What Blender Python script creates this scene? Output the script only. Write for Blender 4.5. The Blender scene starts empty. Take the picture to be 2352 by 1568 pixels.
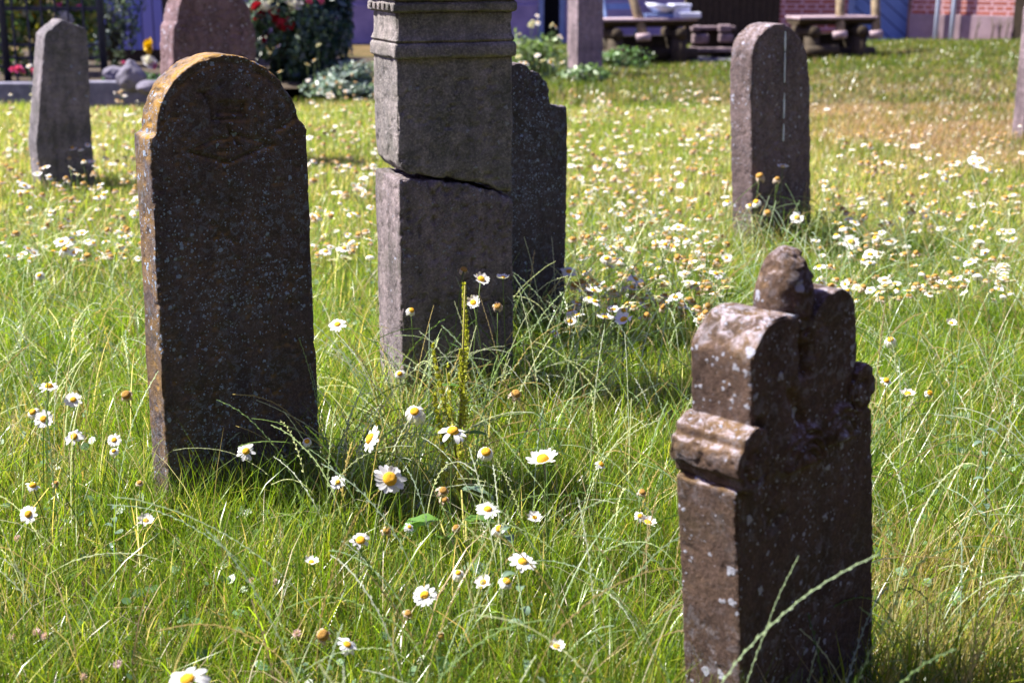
import bpy, bmesh, math, random
import numpy as np
from mathutils import Vector, Matrix, Quaternion

random.seed(7)
RNG = np.random.default_rng(11)
scene = bpy.context.scene
COL = scene.collection

# ------------------------------------------------------------------ camera, light, exposure
F, CAM_H = 3267.0, 1.35                       # focal length in photo pixels (2352 wide), eye height
TH = math.atan(884 / F)
cam_data = bpy.data.cameras.new('camera')
cam_data.lens, cam_data.sensor_width = 50, 36
cam_data.clip_start, cam_data.clip_end = 0.05, 500
cam_data.dof.use_dof = True
cam_data.dof.focus_distance = 3.35
cam_data.dof.aperture_fstop = 4.4
cam = bpy.data.objects.new('camera', cam_data)
COL.objects.link(cam)
cam.location = (0, 0, CAM_H)
cam.rotation_euler = (math.pi / 2 - TH, 0, 0)
scene.camera = cam

SUN_EL, SUN_AZ = math.radians(52), math.atan2(-0.99, 0.14)
SUN = Vector((math.sin(SUN_AZ) * math.cos(SUN_EL), math.cos(SUN_AZ) * math.cos(SUN_EL), math.sin(SUN_EL)))
world = bpy.data.worlds.new('World')
scene.world = world
world.use_nodes = True
wn = world.node_tree.nodes
sky = wn.new('ShaderNodeTexSky')
sky.sky_type = 'NISHITA'
sky.sun_disc = False
sky.sun_elevation = SUN_EL
sky.sun_rotation = SUN_AZ % (2 * math.pi)
sky.air_density, sky.dust_density, sky.ozone_density = 1.0, 0.6, 1.5
tint = wn.new('ShaderNodeMix'); tint.data_type = 'RGBA'; tint.blend_type = 'MULTIPLY'     # the photograph's cool violet balance
tint.inputs[0].default_value = 1.0; tint.inputs[7].default_value = (1.16, 0.82, 1.30, 1)
world.node_tree.links.new(sky.outputs[0], tint.inputs[6])
world.node_tree.links.new(tint.outputs[2], wn['Background'].inputs[0])
wn['Background'].inputs[1].default_value = 0.066
sl = bpy.data.lights.new('sun', 'SUN')
sl.energy, sl.angle, sl.color = 5.0, math.radians(0.5), (1.0, 0.95, 0.87)
sun = bpy.data.objects.new('sun', sl)
COL.objects.link(sun)
sun.rotation_euler = SUN.to_track_quat('Z', 'Y').to_euler()
sun.location = SUN * 30
scene.view_settings.view_transform = 'Standard'
scene.view_settings.look = 'None'
scene.view_settings.exposure = 1.62
scene.view_settings.gamma = 1
scene.cycles.use_denoising = True
scene.cycles.max_bounces = 8
scene.cycles.transparent_max_bounces = 4
scene.cycles.caustics_reflective = scene.cycles.caustics_refractive = False

# ------------------------------------------------------------------ helpers
def ray(px, py):
    u, v = (px - 1176) / F, (784 - py) / F
    return Vector((u, math.cos(TH) + v * math.sin(TH), -math.sin(TH) + v * math.cos(TH)))
def on_level(px, py, z=0.0):
    d = ray(px, py)
    return Vector((0, 0, CAM_H)) + d * ((z - CAM_H) / d.z)
def at(px, py, Y):
    d = ray(px, py)
    return Vector((0, 0, CAM_H)) + d * (Y / d.y)
def px_per_m(p):
    d = p - Vector((0, 0, CAM_H))
    return F / (d.y * math.cos(TH) - d.z * math.sin(TH))

def _h(i, seed):
    n = (i[..., 0] * 374761393 + i[..., 1] * 668265263 + i[..., 2] * 2147483647 + seed * 974711) & 0xffffffff
    n = ((n ^ (n >> 13)) * 1274126177) & 0xffffffff
    n = ((n ^ (n >> 16)) * 2246822519) & 0xffffffff
    return ((n ^ (n >> 15)) & 0xffff) / 65535.0
def vnoise(P, seed=0):
    P = np.asarray(P, float)
    i = np.floor(P).astype(np.int64); f = P - i; f = f * f * (3 - 2 * f)
    out = 0
    for dx in (0, 1):
        for dy in (0, 1):
            for dz in (0, 1):
                w = (f[..., 0] if dx else 1 - f[..., 0]) * (f[..., 1] if dy else 1 - f[..., 1]) * (f[..., 2] if dz else 1 - f[..., 2])
                out = out + w * _h(i + np.array((dx, dy, dz)), seed)
    return out
def fbm(P, seed=0, oct=4):
    P = np.asarray(P, float); a, s, o = 0.5, 0, 0
    for k in range(oct):
        o = o + a * vnoise(P * 2 ** k, seed + k); s += a; a *= .5
    return o / s
def noise2(x, y, k, seed=0, oct=3):
    x = np.asarray(x, float)
    return fbm(np.stack([x * k, np.asarray(y, float) * k, np.zeros_like(x)], -1), seed, oct)

def ground_z(x, y):
    x = np.asarray(x, float); y = np.asarray(y, float)
    near = np.clip((y - 1) / 3, 0, 1)
    return (noise2(x, y, 0.5, 3) - .5) * .05 * near + .12 * np.clip((y - 12) / 8, 0, 1) * np.clip((x - 2.5) / 3, 0, 1) * np.clip((24-y)/3, 0, 1)

def mesh_obj(name, verts, faces, mats, parent=None, smooth=True, mat_idx=None):
    me = bpy.data.meshes.new(name)
    me.from_pydata([tuple(v) for v in verts], [], faces)
    for m in (mats if isinstance(mats, (list, tuple)) else [mats]):
        me.materials.append(m)
    if mat_idx is not None:
        me.polygons.foreach_set('material_index', np.asarray(mat_idx, np.int32))
    if smooth:
        me.polygons.foreach_set('use_smooth', np.ones(len(me.polygons), bool))
    me.update()
    return link(name, me, parent)
def link(name, me, parent=None):
    o = bpy.data.objects.new(name, me)
    COL.objects.link(o)
    if parent: o.parent = parent
    return o
def quads_obj(name, V, nper, quads, mat, tint=None, parent=None):
    """V (n, nper, 3); quads: list of 4-tuples within one element; tint (n,3) or (n,nper,3)."""
    n = len(V); Q = np.asarray(quads, np.int32); nq = len(Q)
    me = bpy.data.meshes.new(name)
    me.vertices.add(n * nper)
    me.vertices.foreach_set('co', V.reshape(-1).astype(np.float32))
    idx = (Q[None] + (np.arange(n, dtype=np.int32) * nper)[:, None, None]).reshape(-1)
    me.loops.add(len(idx)); me.loops.foreach_set('vertex_index', idx)
    me.polygons.add(n * nq)
    me.polygons.foreach_set('loop_start', np.arange(0, len(idx), 4, dtype=np.int32))
    me.polygons.foreach_set('use_smooth', np.ones(n * nq, bool))
    if tint is not None:
        a = me.attributes.new('tint', 'FLOAT_COLOR', 'POINT')
        t = tint if tint.ndim == 3 else np.repeat(tint[:, None, :], nper, 1)
        c = np.ones((n * nper, 4), np.float32); c[:, :3] = t.reshape(-1, 3)
        a.data.foreach_set('color', c.reshape(-1))
    me.materials.append(mat)
    me.update(calc_edges=True)
    return link(name, me, parent)
def tag(o, label=None, cat=None, group=None, kind=None):
    if label: o['label'] = label
    if cat: o['category'] = cat
    if group: o['group'] = group
    if kind: o['kind'] = kind
    return o
def empty(name, loc, rz=0.0):
    o = bpy.data.objects.new(name, None)
    o.empty_display_size = .05
    COL.objects.link(o)
    o.location = loc; o.rotation_euler = (0, 0, rz)
    return o

class Shape:
    """collects boxes, tubes and prisms into one mesh"""
    def __init__(s): s.v, s.f = [], []
    def add(s, v, f):
        b = len(s.v); s.v += [Vector(q) for q in v]; s.f += [tuple(i + b for i in q) for q in f]; return s
    def box(s, x0, x1, y0, y1, z0, z1, M=None):
        v = [Vector((x, y, z)) for z in (z0, z1) for y in (y0, y1) for x in (x0, x1)]
        if M is not None: v = [M @ q for q in v]
        return s.add(v, [(0, 2, 3, 1), (4, 5, 7, 6), (0, 1, 5, 4), (2, 6, 7, 3), (0, 4, 6, 2), (1, 3, 7, 5)])
    def tube(s, pts, rad, n=8, caps=True):
        pts = [Vector(p) for p in pts]
        if not isinstance(rad, (list, tuple)): rad = [rad] * len(pts)
        v, f = [], []
        for i, p in enumerate(pts):
            d = (pts[min(i + 1, len(pts) - 1)] - pts[max(i - 1, 0)]).normalized()
            a = d.orthogonal().normalized() if i == 0 else (a - d * a.dot(d)).normalized()
            b = d.cross(a)
            for k in range(n):
                t = 2 * math.pi * k / n
                v.append(p + (a * math.cos(t) + b * math.sin(t)) * rad[i])
        for i in range(len(pts) - 1):
            for k in range(n):
                f.append((i * n + k, i * n + (k + 1) % n, (i + 1) * n + (k + 1) % n, (i + 1) * n + k))
        if caps:
            f.append(tuple(range(n - 1, -1, -1))); f.append(tuple((len(pts) - 1) * n + k for k in range(n)))
        return s.add(v, f)
    def lathe(s, prof, n=16, M=None):
        v, f = [], []
        for r, z in prof:
            for k in range(n):
                t = 2 * math.pi * k / n
                q = Vector((r * math.cos(t), r * math.sin(t), z)); v.append(M @ q if M is not None else q)
        for i in range(len(prof) - 1):
            for k in range(n):
                f.append((i * n + k, i * n + (k + 1) % n, (i + 1) * n + (k + 1) % n, (i + 1) * n + k))
        f.append(tuple(range(n - 1, -1, -1))); f.append(tuple((len(prof) - 1) * n + k for k in range(n)))
        return s.add(v, f)
    def prism(s, outline, y0, y1):
        """outline of (x, z), extruded along y"""
        n = len(outline)
        v = [(x, y0, z) for x, z in outline] + [(x, y1, z) for x, z in outline]
        f = [tuple(range(n)), tuple(range(2 * n - 1, n - 1, -1))] + [((i + 1) % n, i, i + n, (i + 1) % n + n) for i in range(n)]
        return s.add(v, f)
    def build(s, name, mat, parent=None, smooth=False, bevel=0):
        o = mesh_obj(name, s.v, s.f, mat, parent, smooth)
        if bevel:
            m = o.modifiers.new('bevel', 'BEVEL'); m.width = bevel; m.segments = 2; m.limit_method = 'ANGLE'
        return o

# ------------------------------------------------------------------ materials
class NT:
    def __init__(s, name):
        s.m = bpy.data.materials.new(name); s.m.use_nodes = True
        s.n, s.l = s.m.node_tree.nodes, s.m.node_tree.links
        s.b = s.n['Principled BSDF']; s.out = s.n['Material Output']
    def node(s, t, **kw):
        n = s.n.new(t)
        for k, v in kw.items(): setattr(n, k, v)
        return n
    def put(s, sock, v):
        if hasattr(v, 'is_output') or isinstance(v, bpy.types.NodeSocket): s.l.new(v, sock)
        elif isinstance(v, (tuple, list)): sock.default_value = (*v, 1) if len(v) == 3 and sock.type == 'RGBA' else v
        else: sock.default_value = v
    def coord(s, which='Object'):
        return s.node('ShaderNodeTexCoord').outputs[which]
    def noise(s, vec, scale, detail=6, rough=.6, dist=0):
        n = s.node('ShaderNodeTexNoise')
        s.put(n.inputs['Vector'], vec); n.inputs['Scale'].default_value = scale; n.inputs['Detail'].default_value = detail
        n.inputs['Roughness'].default_value = rough; n.inputs['Distortion'].default_value = dist
        return n.outputs['Fac']
    def ramp(s, fac, stops):
        n = s.node('ShaderNodeValToRGB'); s.put(n.inputs[0], fac)
        e = n.color_ramp.elements
        while len(e) < len(stops): e.new(.5)
        for q, (p, c) in zip(e, stops): q.position = p; q.color = (*c, 1) if not isinstance(c, (int, float)) else (c, c, c, 1)
        return n.outputs[0]
    def math(s, op, a, b=0.0, c=0.0, clamp=False):
        n = s.node('ShaderNodeMath', operation=op, use_clamp=clamp)
        for i, q in enumerate((a, b, c)): s.put(n.inputs[i], q)
        return n.outputs[0]
    def mix(s, fac, a, b, blend='MIX'):
        n = s.node('ShaderNodeMix', data_type='RGBA', blend_type=blend)
        s.put(n.inputs[0], fac); s.put(n.inputs[6], a); s.put(n.inputs[7], b)
        return n.outputs[2]
    def bump(s, h, strength=.5, dist=.01, normal=None):
        n = s.node('ShaderNodeBump'); n.inputs['Strength'].default_value = strength; n.inputs['Distance'].default_value = dist
        s.put(n.inputs['Height'], h)
        if normal is not None: s.put(n.inputs['Normal'], normal)
        return n.outputs[0]
    def sep(s, v):
        n = s.node('ShaderNodeSeparateXYZ'); s.put(n.inputs[0], v); return n.outputs
    def finish(s, color, rough=.8, normal=None, spec=.3):
        s.put(s.b.inputs['Base Color'], color); s.put(s.b.inputs['Roughness'], rough)
        s.b.inputs['Specular IOR Level'].default_value = spec
        if normal is not None: s.put(s.b.inputs['Normal'], normal)
        return s.m

def stone_mat(name, dark, light, spots=.35, spot_scale=70, yellow=0.0, moss=0.0, crust=0.0, spot_col=(.33, .42, .56), yellow_col=(.42, .24, .045)):
    t = NT(name); P = t.coord(); N = t.sep(t.coord('Normal'))
    big = t.noise(P, 5, 8, .65); mid = t.noise(P, 26, 6, .7); fine = t.noise(P, 150, 4, .7)
    col = t.ramp(big, [(.3, dark), (.72, light)])
    col = t.mix(t.ramp(mid, [(.35, 0.0), (.7, .75)]), col, tuple(c * .38 for c in dark))
    col = t.mix(t.ramp(fine, [(.45, 0.0), (.75, .5)]), col, tuple(min(1, c * 1.7) for c in light))
    height = t.math('ADD', t.math('MULTIPLY', mid, .8), t.math('MULTIPLY', fine, .55))
    if moss:
        mk = t.math('MULTIPLY', t.ramp(t.noise(P, 7, 5), [(.48, 0.0), (.62, 1.0)]), moss)
        col = t.mix(mk, col, (.045, .055, .018))
    if yellow:
        face = t.math('ADD', t.math('MULTIPLY', N[0], -.22), t.math('MULTIPLY', N[2], 1.0), clamp=True)
        ym = t.math('MULTIPLY', t.ramp(t.noise(P, 9, 6, .7), [(.40, 0.0), (.56, 1.0)]), t.math('MULTIPLY', t.math('ADD', face, .03), yellow), clamp=True)
        col = t.mix(ym, col, yellow_col)
    if crust:
        up = t.math('MULTIPLY', t.math('ADD', N[2], -.4, clamp=True), 2.4, clamp=True)
        cm = t.math('MULTIPLY', t.ramp(t.noise(P, 46, 7, .8, .8), [(.48, 0.0), (.56, 1.0)]), t.math('MULTIPLY', up, crust), clamp=True)
        col = t.mix(cm, col, (.50, .43, .46))
    st_v = t.node('ShaderNodeMapping'); t.put(st_v.inputs[0], P); st_v.inputs['Scale'].default_value = (16, 16, 1.6)
    col = t.mix(t.ramp(t.noise(st_v.outputs[0], 1.0, 5, .6), [(.45, 0.0), (.75, .5)]), col, tuple(c * .45 for c in dark))
    reg = t.math('MULTIPLY', t.ramp(t.noise(P, 3.6, 4, .6), [(.36, 0.0), (.66, 1.0)]), min(1.0, spots * 1.1))
    mot = t.math('MULTIPLY', t.ramp(t.noise(P, spot_scale * .95, 5, .75, .6), [(.51, 0.0), (.60, 1.0)]), reg, clamp=True)
    col = t.mix(t.math('MULTIPLY', mot, .50), col, spot_col)
    grit = t.noise(P, 420, 3, .8); height = t.math('ADD', height, t.math('MULTIPLY', grit, .35))
    col = t.mix(t.ramp(grit, [(.35, .0), (.65, .35)]), col, tuple(c * .5 for c in dark))
    for sc, thr, seed in ((spot_scale * .7, .55, 0.0), (spot_scale * 2.1, .62, 3.7)):
        mp = t.node('ShaderNodeMapping'); t.put(mp.inputs[0], P); mp.inputs['Location'].default_value = (seed, seed * .7, seed * .3)
        wob = t.node('ShaderNodeTexNoise'); t.put(wob.inputs['Vector'], mp.outputs[0]); wob.inputs['Scale'].default_value = sc * 2.2
        wv = t.node('ShaderNodeVectorMath', operation='MULTIPLY_ADD')
        t.put(wv.inputs[0], wob.outputs['Color']); wv.inputs[1].default_value = (.75 / sc,) * 3; t.put(wv.inputs[2], mp.outputs[0])
        v = t.node('ShaderNodeTexVoronoi'); t.put(v.inputs['Vector'], wv.outputs[0]); v.inputs['Scale'].default_value = sc
        cs = t.node('ShaderNodeSeparateColor'); t.put(cs.inputs[0], v.outputs['Color'])
        region = t.math('MULTIPLY', t.ramp(t.noise(P, 4.5, 4), [(.38, 0.0), (.62, 1.0)]), spots)
        rad = t.math('MULTIPLY', t.math('GREATER_THAN', t.math('ADD', cs.outputs[0], region), thr + .45), t.math('MULTIPLY_ADD', cs.outputs[1], .3, .10))
        sm = t.math('MULTIPLY', t.math('SUBTRACT', rad, v.outputs['Distance']), 14, clamp=True)
        col = t.mix(t.math('MULTIPLY', sm, .85), col, spot_col)
        height = t.math('ADD', height, t.math('MULTIPLY', sm, .25))
    return t.finish(col, .92, t.bump(height, 1.0, .009), .12)

def plain_mat(name, a, b, scale=20, rough=.75, bump=.3, spec=.3, dist=.004):
    t = NT(name); P = t.coord(); n = t.noise(P, scale, 6, .65)
    return t.finish(t.ramp(n, [(.3, a), (.7, b)]), rough, t.bump(n, bump, dist), spec)

def plant_mat(name, transl=.45, rough=.42, spec=.45, color=None, gain=1.35):
    t = NT(name)
    if color is None:
        a = t.node('ShaderNodeAttribute', attribute_name='tint'); col = a.outputs['Color']
    else:
        oi = t.node('ShaderNodeObjectInfo')
        col = t.mix(t.math('MULTIPLY', oi.outputs['Random'], .35), color, tuple(c * .55 for c in color))
    t.put(t.b.inputs['Base Color'], col); t.b.inputs['Roughness'].default_value = rough
    t.b.inputs['Specular IOR Level'].default_value = spec
    tr = t.node('ShaderNodeBsdfTranslucent')
    t.put(tr.inputs[0], t.mix(1.0, col, (gain, gain, gain * .55), 'MULTIPLY'))
    mx = t.node('ShaderNodeMixShader'); mx.inputs[0].default_value = transl
    t.l.new(t.b.outputs[0], mx.inputs[1]); t.l.new(tr.outputs[0], mx.inputs[2]); t.l.new(mx.outputs[0], t.out.inputs[0])
    return t.m

M_GRASS = plant_mat('grass_blade', .5, .30, .65, None, 1.5)
M_LEAF = plant_mat('leaf', .3, .4, .5)
M_STEM = plant_mat('flower_stem', .15, .5, .3, (.13, .20, .05))
M_PETAL = plant_mat('petal_white', .35, .6, .2, (.86, .86, .88), 1.0)
M_PETAL_OLD = plant_mat('petal_withered', .3, .8, .1, (.60, .49, .38), 1.0)
M_DISC = plain_mat('disc_yellow', (.62, .30, .01), (.80, .46, .02), 400, .8, .6)
M_DISC_OLD = plain_mat('disc_orange', (.28, .14, .03), (.50, .29, .055), 400, .85, .6)
M_PINK = plant_mat('clover_pink', .3, .7, .1, (.72, .52, .55), 1.0)

# ------------------------------------------------------------------ the setting: ground
t = NT('soil_and_thatch'); P = t.coord()
n1 = t.noise(P, 1.1, 6, .6); n2 = t.noise(P, 30, 6, .7)
gc = t.mix(t.ramp(n1, [(.38, 0.0), (.62, 1.0)]), (.055, .065, .018), (.17, .115, .055))
gc = t.mix(t.ramp(n2, [(.4, 0.0), (.7, .7)]), gc, (.05, .035, .015))
M_SOIL = t.finish(gc, .95, t.bump(n2, .8, .02), .1)
def axis(lo, hi, fine_lo, fine_hi, step):
    a = list(np.arange(fine_lo, fine_hi, step))
    s, x = step, fine_hi
    while x < hi: a.append(x); s *= 1.35; x += s
    s, x = step, fine_lo
    while x > lo: s *= 1.35; x -= s; a.insert(0, x)
    return np.array(a)
gx, gy = axis(-160, 160, -10, 11, .25), axis(-60, 220, 0, 26, .25)
GX, GY = np.meshgrid(gx, gy)
GZ = ground_z(GX, GY)
nx, ny = len(gx), len(gy)
fs = [(j * nx + i, j * nx + i + 1, (j + 1) * nx + i + 1, (j + 1) * nx + i) for j in range(ny - 1) for i in range(nx - 1)]
g = mesh_obj('ground', np.stack([GX, GY, GZ], -1).reshape(-1, 3), fs, M_SOIL)
tag(g, kind='structure')

# ------------------------------------------------------------------ gravestones
class Slab:
    """frame of a gravestone: front plane through its front foot corner, turned by deg about z"""
    def __init__(s, px, py, deg, right_w=None):
        s.a = math.radians(deg)
        s.ux = Vector((math.cos(s.a), math.sin(s.a), 0)); s.n = Vector((math.sin(s.a), -math.cos(s.a), 0))
        s.o = on_level(px, py)
        if right_w: s.o = s.o - s.ux * right_w
    def p(s, px, py, depth=0.0):
        """metric (x, z) on the stone's front plane (or a plane DEPTH behind it)"""
        d = ray(px, py); c = Vector((0, 0, CAM_H)); o = s.o - s.n * depth
        q = c + d * ((o - c).dot(s.n) / d.dot(s.n)) - s.o
        return q.dot(s.ux), q.z
    def trace(s, pts, depth=0.0): return [s.p(*q, depth) for q in pts]

def spline(pts, k=6):
    """rounds an open polyline (Catmull-Rom)"""
    P = [np.array(p) for p in pts]; P = [2 * P[0] - P[1]] + P + [2 * P[-1] - P[-2]]; out = []
    for i in range(1, len(P) - 2):
        for j in range(k):
            t = j / k
            out.append(tuple(.5 * (2 * P[i] + (P[i + 1] - P[i - 1]) * t + (2 * P[i - 1] - 5 * P[i] + 4 * P[i + 1] - P[i + 2]) * t * t + (3 * P[i] - P[i - 1] - 3 * P[i + 1] + P[i + 2]) * t ** 3)))
    out.append(tuple(P[-2]))
    return out

def seg_dist(X, Z, line):
    d = np.full(X.shape, 9.0)
    for (x0, z0), (x1, z1) in zip(line[:-1], line[1:]):
        dx, dz = x1 - x0, z1 - z0
        t = np.clip(((X - x0) * dx + (Z - z0) * dz) / (dx * dx + dz * dz + 1e-9), 0, 1)
        d = np.minimum(d, np.hypot(X - x0 - t * dx, Z - z0 - t * dz))
    return d

def weather(shape, name, mat, parent, voxel=.006, rough=.004, pit=.003, seed=0, grooves=(), extra=None, wear=.006):
    """turns a clean solid into worn stone: voxel skin, noise, pits and carved lines as real geometry"""
    me = bpy.data.meshes.new('tmp'); me.from_pydata([tuple(v) for v in shape.v], [], shape.f)
    bm = bmesh.new(); bm.from_mesh(me); bmesh.ops.recalc_face_normals(bm, faces=bm.faces); bm.to_mesh(me); bm.free()
    tmp = bpy.data.objects.new('tmp', me); COL.objects.link(tmp)
    md = tmp.modifiers.new('r', 'REMESH'); md.mode = 'VOXEL'; md.voxel_size = voxel
    sm = tmp.modifiers.new('s', 'SMOOTH'); sm.iterations = 1; sm.factor = .5
    dg = bpy.context.evaluated_depsgraph_get(); dg.update()
    out = bpy.data.meshes.new_from_object(tmp.evaluated_get(dg))
    bpy.data.objects.remove(tmp); bpy.data.meshes.remove(me)
    n = len(out.vertices); co = np.empty(n * 3, np.float32); no = np.empty(n * 3, np.float32)
    out.vertices.foreach_get('co', co); out.vertices.foreach_get('normal', no)
    co = co.reshape(-1, 3).astype(float); no = no.reshape(-1, 3).astype(float)
    d = (fbm(co * 9, seed) - .5) * 2 * rough + (fbm(co * 45, seed + 9, 3) - .5) * rough * .9
    d -= np.clip(fbm(co * 70, seed + 5, 2) - .62, 0, 1) * 6 * pit
    edge = 1 - np.max(np.abs(no), axis=1)                    # corners and arrises wear most
    d -= np.clip(edge * 3, 0, 1) * np.clip(fbm(co * 22, seed + 2, 3) - .42, 0, 1) * 4 * wear
    front = np.clip(-no[:, 1] * 2 - .6, 0, 1)
    for line, depth, width in grooves:
        w = width * (1 + (fbm(co * 30, seed + 3, 2) - .5) * .8)
        d -= front * depth * np.exp(-(seg_dist(co[:, 0], co[:, 2], line) / w) ** 2)
    if extra is not None: d += extra(co, no, front)
    co += no * d[:, None]
    out.vertices.foreach_set('co', co.reshape(-1).astype(np.float32))
    out.materials.clear(); out.materials.append(mat)
    out.polygons.foreach_set('use_smooth', np.ones(len(out.polygons), bool))
    out.polygons.foreach_set('material_index', np.zeros(len(out.polygons), np.int32))
    out.update()
    o = link(name, out, parent); out.name = name
    return o

GS = 'old gravestones standing in the meadow'
# --- round-topped slab with shoulders and a carved crown
S = Slab(394, 1233, 36)
arc = spline(S.trace([(357.6, 308), (361, 277), (367, 244), (378, 216), (399, 185), (443, 147), (480, 131), (518, 125), (560, 131), (592, 145), (623, 166), (648.5, 191), (669.5, 220), (682, 248), (687, 270)]), 4)
ol = S.trace([(344, 330), (345, 314)]) + arc + S.trace([(699, 287), (704, 298), (707, 349), (722, 700), (737, 1040)])
xr = ol[-1][0]
ol = [(.0, -.15), (.0, .1)] + ol + [(xr, -.15)]
inner = [(x * .94 + .012, z - .018) for x, z in arc[4:-4]]
gr = [(inner, .004, .006)]
for pl in ([(500, 238), (556, 238)], [(497, 247), (560, 247)], [(497, 256), (560, 257)], [(500, 262), (556, 262)], [(496, 275), (560, 274)],
           [(470, 216), (482, 240), (488, 275)], [(562, 236), (558, 255), (566, 276)], [(455, 213), (470, 216)],
           [(636, 298), (660, 285), (688, 264)], [(434, 349), (480, 362), (526, 374), (560, 358), (628, 331)],
           [(530, 308), (560, 315), (608, 329)], [(522, 290), (534, 312), (550, 338)], [(450, 340), (490, 322), (525, 318)]):
    gr.append((S.trace(pl), .007, .004))
m = stone_mat('lichened_brown_sandstone', (.082, .063, .064), (.178, .136, .124), 1.0, 62, 1.5, .25, .3)
sh = Shape().prism(ol, 0, .095)
o = weather(sh, 'gravestone', m, None, .0045, .0028, .003, 1, gr)
o.location = S.o; o.rotation_euler = (0, 0, S.a)
tag(o, 'round-topped brown slab with shoulders, carved crown and yellow lichen along its arch', 'gravestone', GS)

# --- cracked pillar
S = Slab(929, 991, 21)
W_ = S.p(1178, 700)[0]; D_ = .24
m_low = stone_mat('pillar_stone_weathered', (.105, .094, .098), (.46, .375, .375), .4, 80, 0, .4, 0, (.34, .37, .45))
m_up = stone_mat('pillar_stone', (.13, .132, .130), (.50, .43, .41), .16, 60, 0, .3, 0, (.34, .36, .38))
pil = empty('pillar_gravestone', S.o, S.a)
tag(pil, 'tall square stone pillar cracked across its middle, with a moulded band near the top', 'gravestone', GS)
low_top = S.trace([(931, 408), (985, 412), (1030, 417), (1075, 422), (1110, 430), (1135, 437), (1152, 445), (1180, 450)])
up_bot = S.trace([(931, 397), (945, 402), (985, 408), (1030, 413), (1075, 418), (1110, 426), (1135, 433), (1152, 442), (1180, 447)])
zl = [z for _, z in low_top]
sh = Shape().prism([(-.004, -.15)] + [(-.004, low_top[0][1])] + low_top[1:-1] + [(W_ + .002, low_top[-1][1]), (W_ + .004, -.15)], 0, D_)
def crumble(line):
    def f(co, no, front):
        d = seg_dist(co[:, 0], co[:, 2], line)
        return -np.exp(-(d / .016) ** 2) * np.clip(fbm(co * 34, 71, 3) - .40, 0, 1) * .028
    return f
gl0 = []
for k, r in enumerate(np.random.default_rng(9).uniform(0, 1, (46, 3))):
    x, z = W_ * (.12 + .72 * ((k * .137) % 1)), .30 + .055 * (k // 7) + .004 * r[2]
    gl0.append(([(x, z), (x + .010 * (r[1] - .4), z + .026)], .003, .003))
weather(sh, 'lower_block', m_low, pil, .005, .0035, .005, 4, gl0, crumble(low_top))
zb = S.p(931, 133)[1]
sh = Shape().prism([(.016, up_bot[0][1] + .002), (.004, up_bot[0][1] + .02), (0, up_bot[0][1] + .05), (0, zb)] + [(W_, zb), (W_, up_bot[-1][1])] + up_bot[1:-1][::-1], .003, D_ - .004)
gl = [([(W_ * .3 + .03 * math.cos(a), .95 + .045 * math.sin(a)) for a in np.linspace(0, 5.5, 14)], .003, .004)]
for k, r in enumerate(np.random.default_rng(2).uniform(0, 1, (34, 3))):
    x, z = W_ * (.18 + .64 * r[0]), .72 + .4 * (k // 7) / 5 + .004 * r[2]
    gl.append(([(x, z), (x + .012 * (r[1] - .3), z + .028)], .0022, .003))
weather(sh, 'upper_block', m_up, pil, .005, .0028, .004, 5, gl, crumble(up_bot))
z0, z1 = zb, S.p(931, 104)[1]
def ring(z0, z1, e, name, mt, sd, prof=None):
    sh = Shape()
    prof = prof or [(0, 0), (e, .0), (e, .75), (e * .6, 1), (0, 1)]
    pts = [(e_, z0 + (z1 - z0) * q) for e_, q in prof]
    rect = lambda e_: [(-e_, -e_), (W_ + e_, -e_), (W_ + e_, D_ + e_), (-e_, D_ + e_)]
    v = [(x, y, z) for e_, z in pts for x, y in rect(e_)]
    f = [(i * 4 + k, i * 4 + (k + 1) % 4, i * 4 + 4 + (k + 1) % 4, i * 4 + 4 + k) for i in range(len(pts) - 1) for k in range(4)]
    f += [(3, 2, 1, 0), tuple(len(v) - 4 + k for k in range(4))]
    return weather(sh.add(v, f), name, mt, pil, .005, .002, .002, sd, wear=.004)
ring(z0 - .004, z1 + .004, .009, 'collar', m_up, 6)
zn = S.p(931, 30)[1]
ring(z1, zn + .003, 0, 'neck', m_up, 7, [(-.002, 0), (.006, .12), (0, .28), (-.002, .6), (0, 1)])
zc = S.p(931, 6)[1]
cn = ring(zn, zc + .002, .016, 'frieze', m_up, 8, [(.0, 0), (.010, .1), (.010, .9), (.004, 1)])
sh = Shape()
for k in range(5):
    y = .02 + k * .045; sh.box(-.0155, -.007, y, y + .024, zn + .012, zc - .004)
sh.build('dentils', m_up, pil, bevel=.002)
ring(zc, zc + .10, .03, 'cornice', m_up, 9, [(.0, 0), (.015, .08), (.017, .3), (.024, .45), (.024, .8), (.0, 1)])
ring(zc + .099, zc + .24, 0, 'cap', m_up, 10, [(.0, 0), (-.01, .3), (-.07, .8), (-.12, 1)])

# --- stone with scrolled top behind the pillar
S = Slab(1299, 795, 38, .43)
half = S.trace([(1299, 243), (1266, 241), (1264, 205), (1256, 181), (1241, 166), (1226, 161), (1212, 166), (1204, 178)])
W3 = .43
half = [(min(x, W3), z) for x, z in half]; half[0] = (W3, half[0][1])
top = S.p(1190, 147)[1]
rt = half + [(W3 / 2 + .045, half[-1][1]), (W3 / 2 + .05, top - .015), (W3 / 2 + .03, top), (W3 / 2, top + .004)]
ol = [(0, -.15), (W3, -.15)] + rt + [(W3 - x, z) for x, z in rt[-2::-1]]
cx, cz = S.p(1232, 195)
gr = [([(cx + r * math.cos(a), cz + r * math.sin(a)) for a in np.linspace(0, 6.2, 24)], .006, .005) for r in (.022, .04)]
m3 = stone_mat('dark_lichened_stone', (.07, .060, .065), (.16, .138, .142), 1.0, 60, .1, .2, .8)
o = weather(Shape().prism(ol[::-1], 0, .12), 'gravestone', m3, None, .007, .004, .003, 12, gr)
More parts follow.
